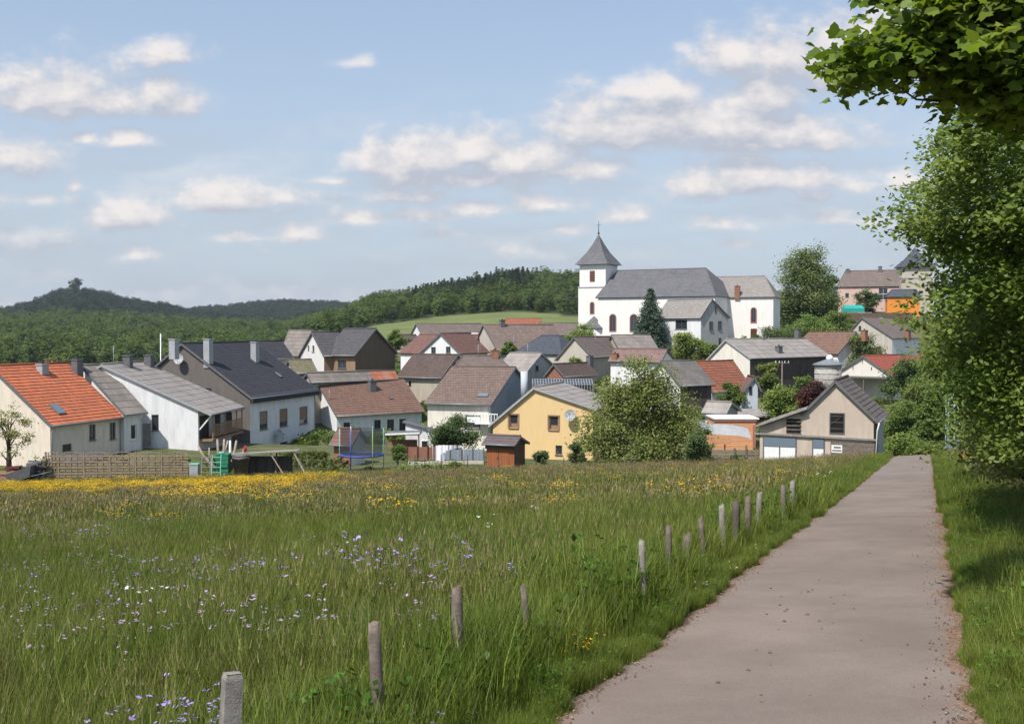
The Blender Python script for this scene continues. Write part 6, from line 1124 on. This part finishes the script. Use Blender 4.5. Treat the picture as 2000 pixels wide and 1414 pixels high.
def heads(T_, D, ln, w, seed=1):
    r = np.random.default_rng(seed); n = len(T_); a = r.uniform(0, 6.28, n); S = np.stack([np.cos(a), np.sin(a), np.zeros(n)], -1)*w; U = np.array([0, 0, 1.])*ln+D*ln*.4
    return np.stack([T_-S*.3, T_+S, T_+U, T_-S], 1).reshape(-1, 3)
LEAF['grass'] = lambda n: grassmat(n, (.108,.165,.019), (.188,.222,.038)); LEAF['grassdry'] = lambda n: grassmat(n, (.138,.155,.032), (.20,.19,.055)); LEAF['seed'] = lambda n: plain(n, (.21,.18,.075), .9, .3); LEAF['seedpurple'] = lambda n: plain(n, (.23,.155,.105), .9, .3)
LEAF['seedpale'] = lambda n: plain(n, (.27,.24,.13), .9, .25); LEAF['yellow_petal'] = lambda n: plain(n, (.70,.42,.01), .6, .1); LEAF['violet_petal'] = lambda n: plain(n, (.36,.27,.62), .7, .25); LEAF['pink_petal'] = lambda n: plain(n, (.42,.30,.46), .7, .2); LEAF['white_petal'] = lambda n: plain(n, (.75,.75,.68), .7, .1)
def grassmat(n_, c, c2):
    m, N, L, b = new_mat(n_); g = N.new('ShaderNodeNewGeometry'); f = noise(N, L, g.outputs['Position'], .35, 5); base = ramp(N, L, f, c, c2, .35, .65); hs = N.new('ShaderNodeHueSaturation')
    r1 = N.new('ShaderNodeMapRange'); r1.inputs[3].default_value = .6; r1.inputs[4].default_value = 1.5; L.new(g.outputs['Random Per Island'], r1.inputs[0]); oi = N.new('ShaderNodeObjectInfo')
    r2 = N.new('ShaderNodeMapRange'); r2.inputs[3].default_value = .75; r2.inputs[4].default_value = 1.25; L.new(oi.outputs['Random'], r2.inputs[0]); m2 = N.new('ShaderNodeMath'); m2.operation = 'MULTIPLY'; L.new(r1.outputs[0], m2.inputs[0]); L.new(r2.outputs[0], m2.inputs[1])
    L.new(m2.outputs[0], hs.inputs['Value']); L.new(base, hs.inputs['Color']); L.new(hs.outputs[0], b.inputs['Base Color']); b.inputs['Roughness'].default_value = .5; t = N.new('ShaderNodeBsdfTranslucent'); L.new(hs.outputs[0], t.inputs[0])
    ms = N.new('ShaderNodeMixShader'); ms.inputs[0].default_value = .35; L.new(b.outputs[0], ms.inputs[1]); L.new(t.outputs[0], ms.inputs[2]); L.new(ms.outputs[0], N['Material Output'].inputs[0]); return m
def gproto(kind, seed, near):
    w = .0055 if near else .013; n = 70 if near else 60; rad = .2 if near else .42
    V, Tp, D = blades(n, .22, .52, w, rad, .5, seed); mats = ['grass']; mi = [0]*(len(V)//4)
    if kind == 'dry': mats = ['grassdry']
    if kind in ('seed', 'seedpurple', 'seedpale'):
        mats = ['grass', kind, 'grassdry']; V2, T2, D2 = blades(14 if near else 20, .40, .62, w*.45, rad, .35, seed+9); Hh = heads(T2, D2, .06 if near else .11, .0038 if near else .012, seed); mi += [2]*(len(V2)//4)+[1]*(len(Hh)//4); V = np.concatenate([V, V2, Hh])
    if kind in ('yellow', 'violet', 'pink', 'white'):
        m = {'yellow': 'yellow_petal', 'violet': 'violet_petal', 'pink': 'pink_petal', 'white': 'white_petal'}[kind]; mats = ['grass', m]; nf = {'yellow': 20, 'violet': 7, 'pink': 8, 'white': 4}[kind] if near else {'yellow': 34, 'violet': 12, 'pink': 14, 'white': 4}[kind]
        V2, T2, D2 = blades(nf, .38, .60, w*.5, rad, .3, seed+5); mi += [0]*(len(V2)//4); sz = (.026 if kind != 'white' else .036)*(1 if near else 1.7); fl = leaves(T2, 4, sz*.5, sz, RHOMB, 1.5, .4, None, seed); mi += [1]*(len(fl)//4); V = np.concatenate([V, V2, fl])
    if kind == 'weed':
        mats = ['grass', 'weedleaf']; r = np.random.default_rng(seed); C = np.stack([r.normal(0, .09, 22), r.normal(0, .09, 22), r.uniform(.05, .42, 22)], -1); fl = leaves(C, 3, .04, .055, RHOMB, .8, .6, None, seed); mi += [1]*(len(fl)//4); V = np.concatenate([V, fl])
    return proto(np_mesh('tuft', V, 4, mats, mi))
LEAF['weedleaf'] = lambda n: grassmat(n, (.05,.12,.012), (.10,.18,.02))
def meadow():
    r = np.random.default_rng(21); P = []
    def region(y0, y1, dens, near, side):
        if side == 'L': n = int(dens*(y1-y0)*(.55*(y0+y1)/2+.38*(y0+y1)/2+5)); Y = r.uniform(y0, y1, n); X = -.52*Y-2+(XL(Y)+edge_jit(Y, 0)-.15+.52*Y+2)*r.uniform(0, 1, n); 
        else:
            n = int(dens*(y1-y0)*4.0); Y = r.uniform(y0, y1, n); X = XR(Y)+edge_jit(Y, 4)+.17+4.0*r.uniform(0, 1, n)**1.1+np.clip(Y-74, 0, 100)**1.5*.03
        k = np.abs(1000+F*X/Y-1000) < 1150; P.append(np.stack([X[k], Y[k], np.full(k.sum(), near), np.full(k.sum(), side == 'R')], -1))
    region(4.2, 9, 42, 1, 'L'); region(9, 16, 26, 1, 'L'); region(16, 26, 12, 1, 'L'); region(24, 50, 7.0, 0, 'L'); region(50, 92, 5.0, 0, 'L')
    for s_ in (0, 1):   # short tufts creeping over the broken asphalt edge
        n = 5200; Y = 5.5+60*r.uniform(0, 1, n)**1.7; t = -.12+r.uniform(-.02, .15, n)*(.5+fbm(Y, Y*0, 1.1, 7+s_)+.5*fbm(Y, Y*0, 4.1, 9+s_)); X = XL(Y)+edge_jit(Y, 0)+t if s_ == 0 else XR(Y)+edge_jit(Y, 4)-t
        P.append(np.stack([X, Y, np.where(Y < 24, 1., 0), np.full(n, float(s_))], -1))
    region(5.5, 12, 42, 1, 'R'); region(12, 26, 24, 1, 'R'); region(24, 90, 10, 0, 'R')
    A = np.concatenate(P); X, Y, near, right = A.T; n = len(X); dl = np.where(right > 0, X-XR(Y), XL(Y)-X)
    e1, e2, e3 = fbm(X, Y, .35, 1), fbm(X, Y, .9, 2), fbm(X, Y, .14, 5); u = r.uniform(0, 1, n); kind = np.full(n, 'green', dtype='<U10'); verge = dl < 1.2+.5*e2
    far = np.clip((Y-12)/40, 0, 1)
    kind[(u < .26+.22*e1+.24*far) & ~verge] = 'dry'; kind[(r.uniform(0, 1, n) < .14+.20*e2+.08*far) & ~verge] = 'seed'; kind[(r.uniform(0, 1, n) < .04+.24*e3+.06*far) & ~verge] = 'seedpurple'; kind[(r.uniform(0, 1, n) < .02) & ~verge] = 'seedpale'
    sx_ = X/Y; ye = np.clip(1.6-np.abs(Y-58-4*e3+8*e1)/12, 0, 1)*np.clip((-.13-sx_)/.08, 0, 1); kind[(r.uniform(0, 1, n) < ye*np.clip(.28+.5*e2, .03, .6)) & ~verge] = 'yellow'; kind[(r.uniform(0, 1, n) < .012) & (Y > 25) & ~verge] = 'yellow'
    vi = (e1+e2 > .5) & (sx_ < .0) & (Y < 22); kind[(r.uniform(0, 1, n) < .12) & vi & ~verge] = 'violet'; kind[(r.uniform(0, 1, n) < .05) & (e1-e2 > .35) & (Y > 8) & (Y < 48) & ~verge] = 'pink'; kind[(r.uniform(0, 1, n) < .0016) & (Y > 9.5) & (right < 1)] = 'white'
    kind[(r.uniform(0, 1, n) < .10) & verge] = 'weed'; kind[((X+.12)**2+(Y-6.2)**2 < .2)] = 'violet'; kind[((X-.50)**2*2+(Y-8.7)**2 < .022)] = 'yellow'
    sc_ = r.uniform(.7, 1.1, n)*(1+.18*e2); sc_ = np.where(verge, sc_*1.12, sc_); sc_ = sc_*np.clip(.34+dl*1.05, .2, 1); sc_ = np.where(Y < 7.5, sc_*.8, sc_)*np.where(Y < 30, 1.0, .9)*np.where((dl > .4) & (dl < 5) & (Y < 32) & (right < 1), 1.4, 1); sc_ = np.where(Y > 45, sc_*.85, sc_); sc_ = np.where((ye > .3) & (kind != 'yellow'), sc_*.8, sc_); Z = T(X, Y)-.01; ok = Y < 89+3*e2; tot = 0
    SP = {'green': ('meadow_grass', 'long green meadow grass'), 'dry': ('dry_grass', 'olive and straw coloured grass in the meadow'), 'seed': ('seeding_grass', 'grass with brownish seed heads'), 'seedpurple': ('purplish_grass', 'grass with purplish-brown seed heads toward the far meadow'), 'seedpale': ('pale_grass', 'pale straw-coloured grass heads'),
          'yellow': ('buttercups', 'yellow buttercups forming a band along the far left meadow'), 'violet': ('violet_flowers', 'violet wildflowers in the near left meadow'), 'pink': ('pink_flowers', 'pinkish wildflower patches in the mid meadow'), 'white': ('white_flowers', 'scattered white umbel flowers'), 'weed': ('verge_weeds', 'broad-leaved green weeds along both lane edges')}
    for kd, (nm, lb) in SP.items():
        k = (kind == kd) & ok; 
        if not k.any(): continue
        pr = [gproto(kd, 100+i, True) for i in range(3)]+[gproto(kd, 200+i, False) for i in range(3)]; ix = r.integers(0, 3, k.sum())+np.where(near[k] > 0, 0, 3)
        gn_scatter(nm, np.stack([X[k], Y[k], Z[k]], -1), sc_[k], r.uniform(0, 6.28, k.sum()), ix, pr, label=lb); tot += k.sum()
    print('tufts', tot)
meadow()
# rough grass and scrub between the village gardens
def garden_green():
    r = np.random.default_rng(5); n = 5200; Y = np.sqrt(r.uniform(88**2, 262**2, n)); px = r.uniform(-60, 2060, n); X = (px-1000)/F*Y; ok = np.ones(n, bool)
    for h in HOUSES:
        x0, y0, yw, L_, wf, wb = h['q'][:6]; dx, dy = X-x0, Y-y0; u = dx*math.cos(yw)+dy*math.sin(yw); v = -dx*math.sin(yw)+dy*math.cos(yw); ok &= ~((u > -.8) & (u < L_+.8) & (v > -wf-.8) & (v < wb+.8))
    ok &= ~((Y < 118) & (px < 1480)) | ((Y > 88) & (Y < 92)); X, Y = X[ok], Y[ok]; C, _ = blob_centers([(0, 0, .35, .6, .6, .4)], 14, 3, .3); pr = [proto(np_mesh('tuft', leaves(C, 20, .16, .22, RHOMB, .6, .7, None, i), 4, m)) for i, m in enumerate(('mid', 'light', 'mid'))]
    gn_scatter('garden_scrub', np.stack([X, Y, T(X, Y)-.05], -1), r.uniform(.5, 1.5, len(X)), r.uniform(0, 6, len(X)), r.integers(0, 3, len(X)), pr, label='rough green undergrowth between the village houses')
garden_green()
# crumbs, leaves and pebbles on the lane
def debris():
    r = np.random.default_rng(8); me = []
    for c in ('gravelbrown', 'seedpale', 'brick'):
        s = MB(); s.tube([(0, 0, 0), (0, 0, .35), (0, 0, .6)], [.5, .6, .2], 6); o = s.build('bit', c); col.objects.unlink(o); me.append(o)
    n = 2600; Y = 6.5+40*r.uniform(0, 1, n)**1.5; side = r.uniform(0, 1, n) < .45; t = np.abs(r.normal(0, .09, n)); X = np.where(side, XL(Y)+t+.02, XR(Y)-np.abs(r.normal(0, .2, n))-.02)
    Y2 = r.normal(11.5, 1.9, 34); X2 = XL(Y2)+r.normal(1.25, .33, 34); X, Y = np.concatenate([X, X2]), np.concatenate([Y, Y2]); sc_ = np.concatenate([r.uniform(.006, .020, n), r.uniform(.015, .035, 34)]); ix = np.concatenate([r.integers(0, 3, n), np.zeros(34, int)])
    ok = (X > XL(Y)-.05) & (X < XR(Y)+.05); gn_scatter('lane_debris', np.stack([X, Y, T(X, Y)+.045], -1)[ok], sc_[ok], r.uniform(0, 6, len(X))[ok], ix[ok], me, label='dark crumbs, dead leaves and pebbles lying on the lane')
debris()
# ---------------------------------------------------------------- the air
hz = MB(); hz.box(-3300, 3300, -70, 3400, -120, 130); o = hz.build('haze', 'dark', kind='stuff'); m = bpy.data.materials.new('haze'); m.use_nodes = True; nt = m.node_tree; nt.nodes.clear()
pv = nt.nodes.new('ShaderNodeVolumePrincipled'); pv.inputs['Color'].default_value = (.80, .88, 1, 1); pv.inputs['Density'].default_value = HAZE; pv.inputs['Anisotropy'].default_value = .2
mo = nt.nodes.new('ShaderNodeOutputMaterial'); nt.links.new(pv.outputs[0], mo.inputs['Volume']); o.data.materials[0] = m; m.cycles.homogeneous_volume = True
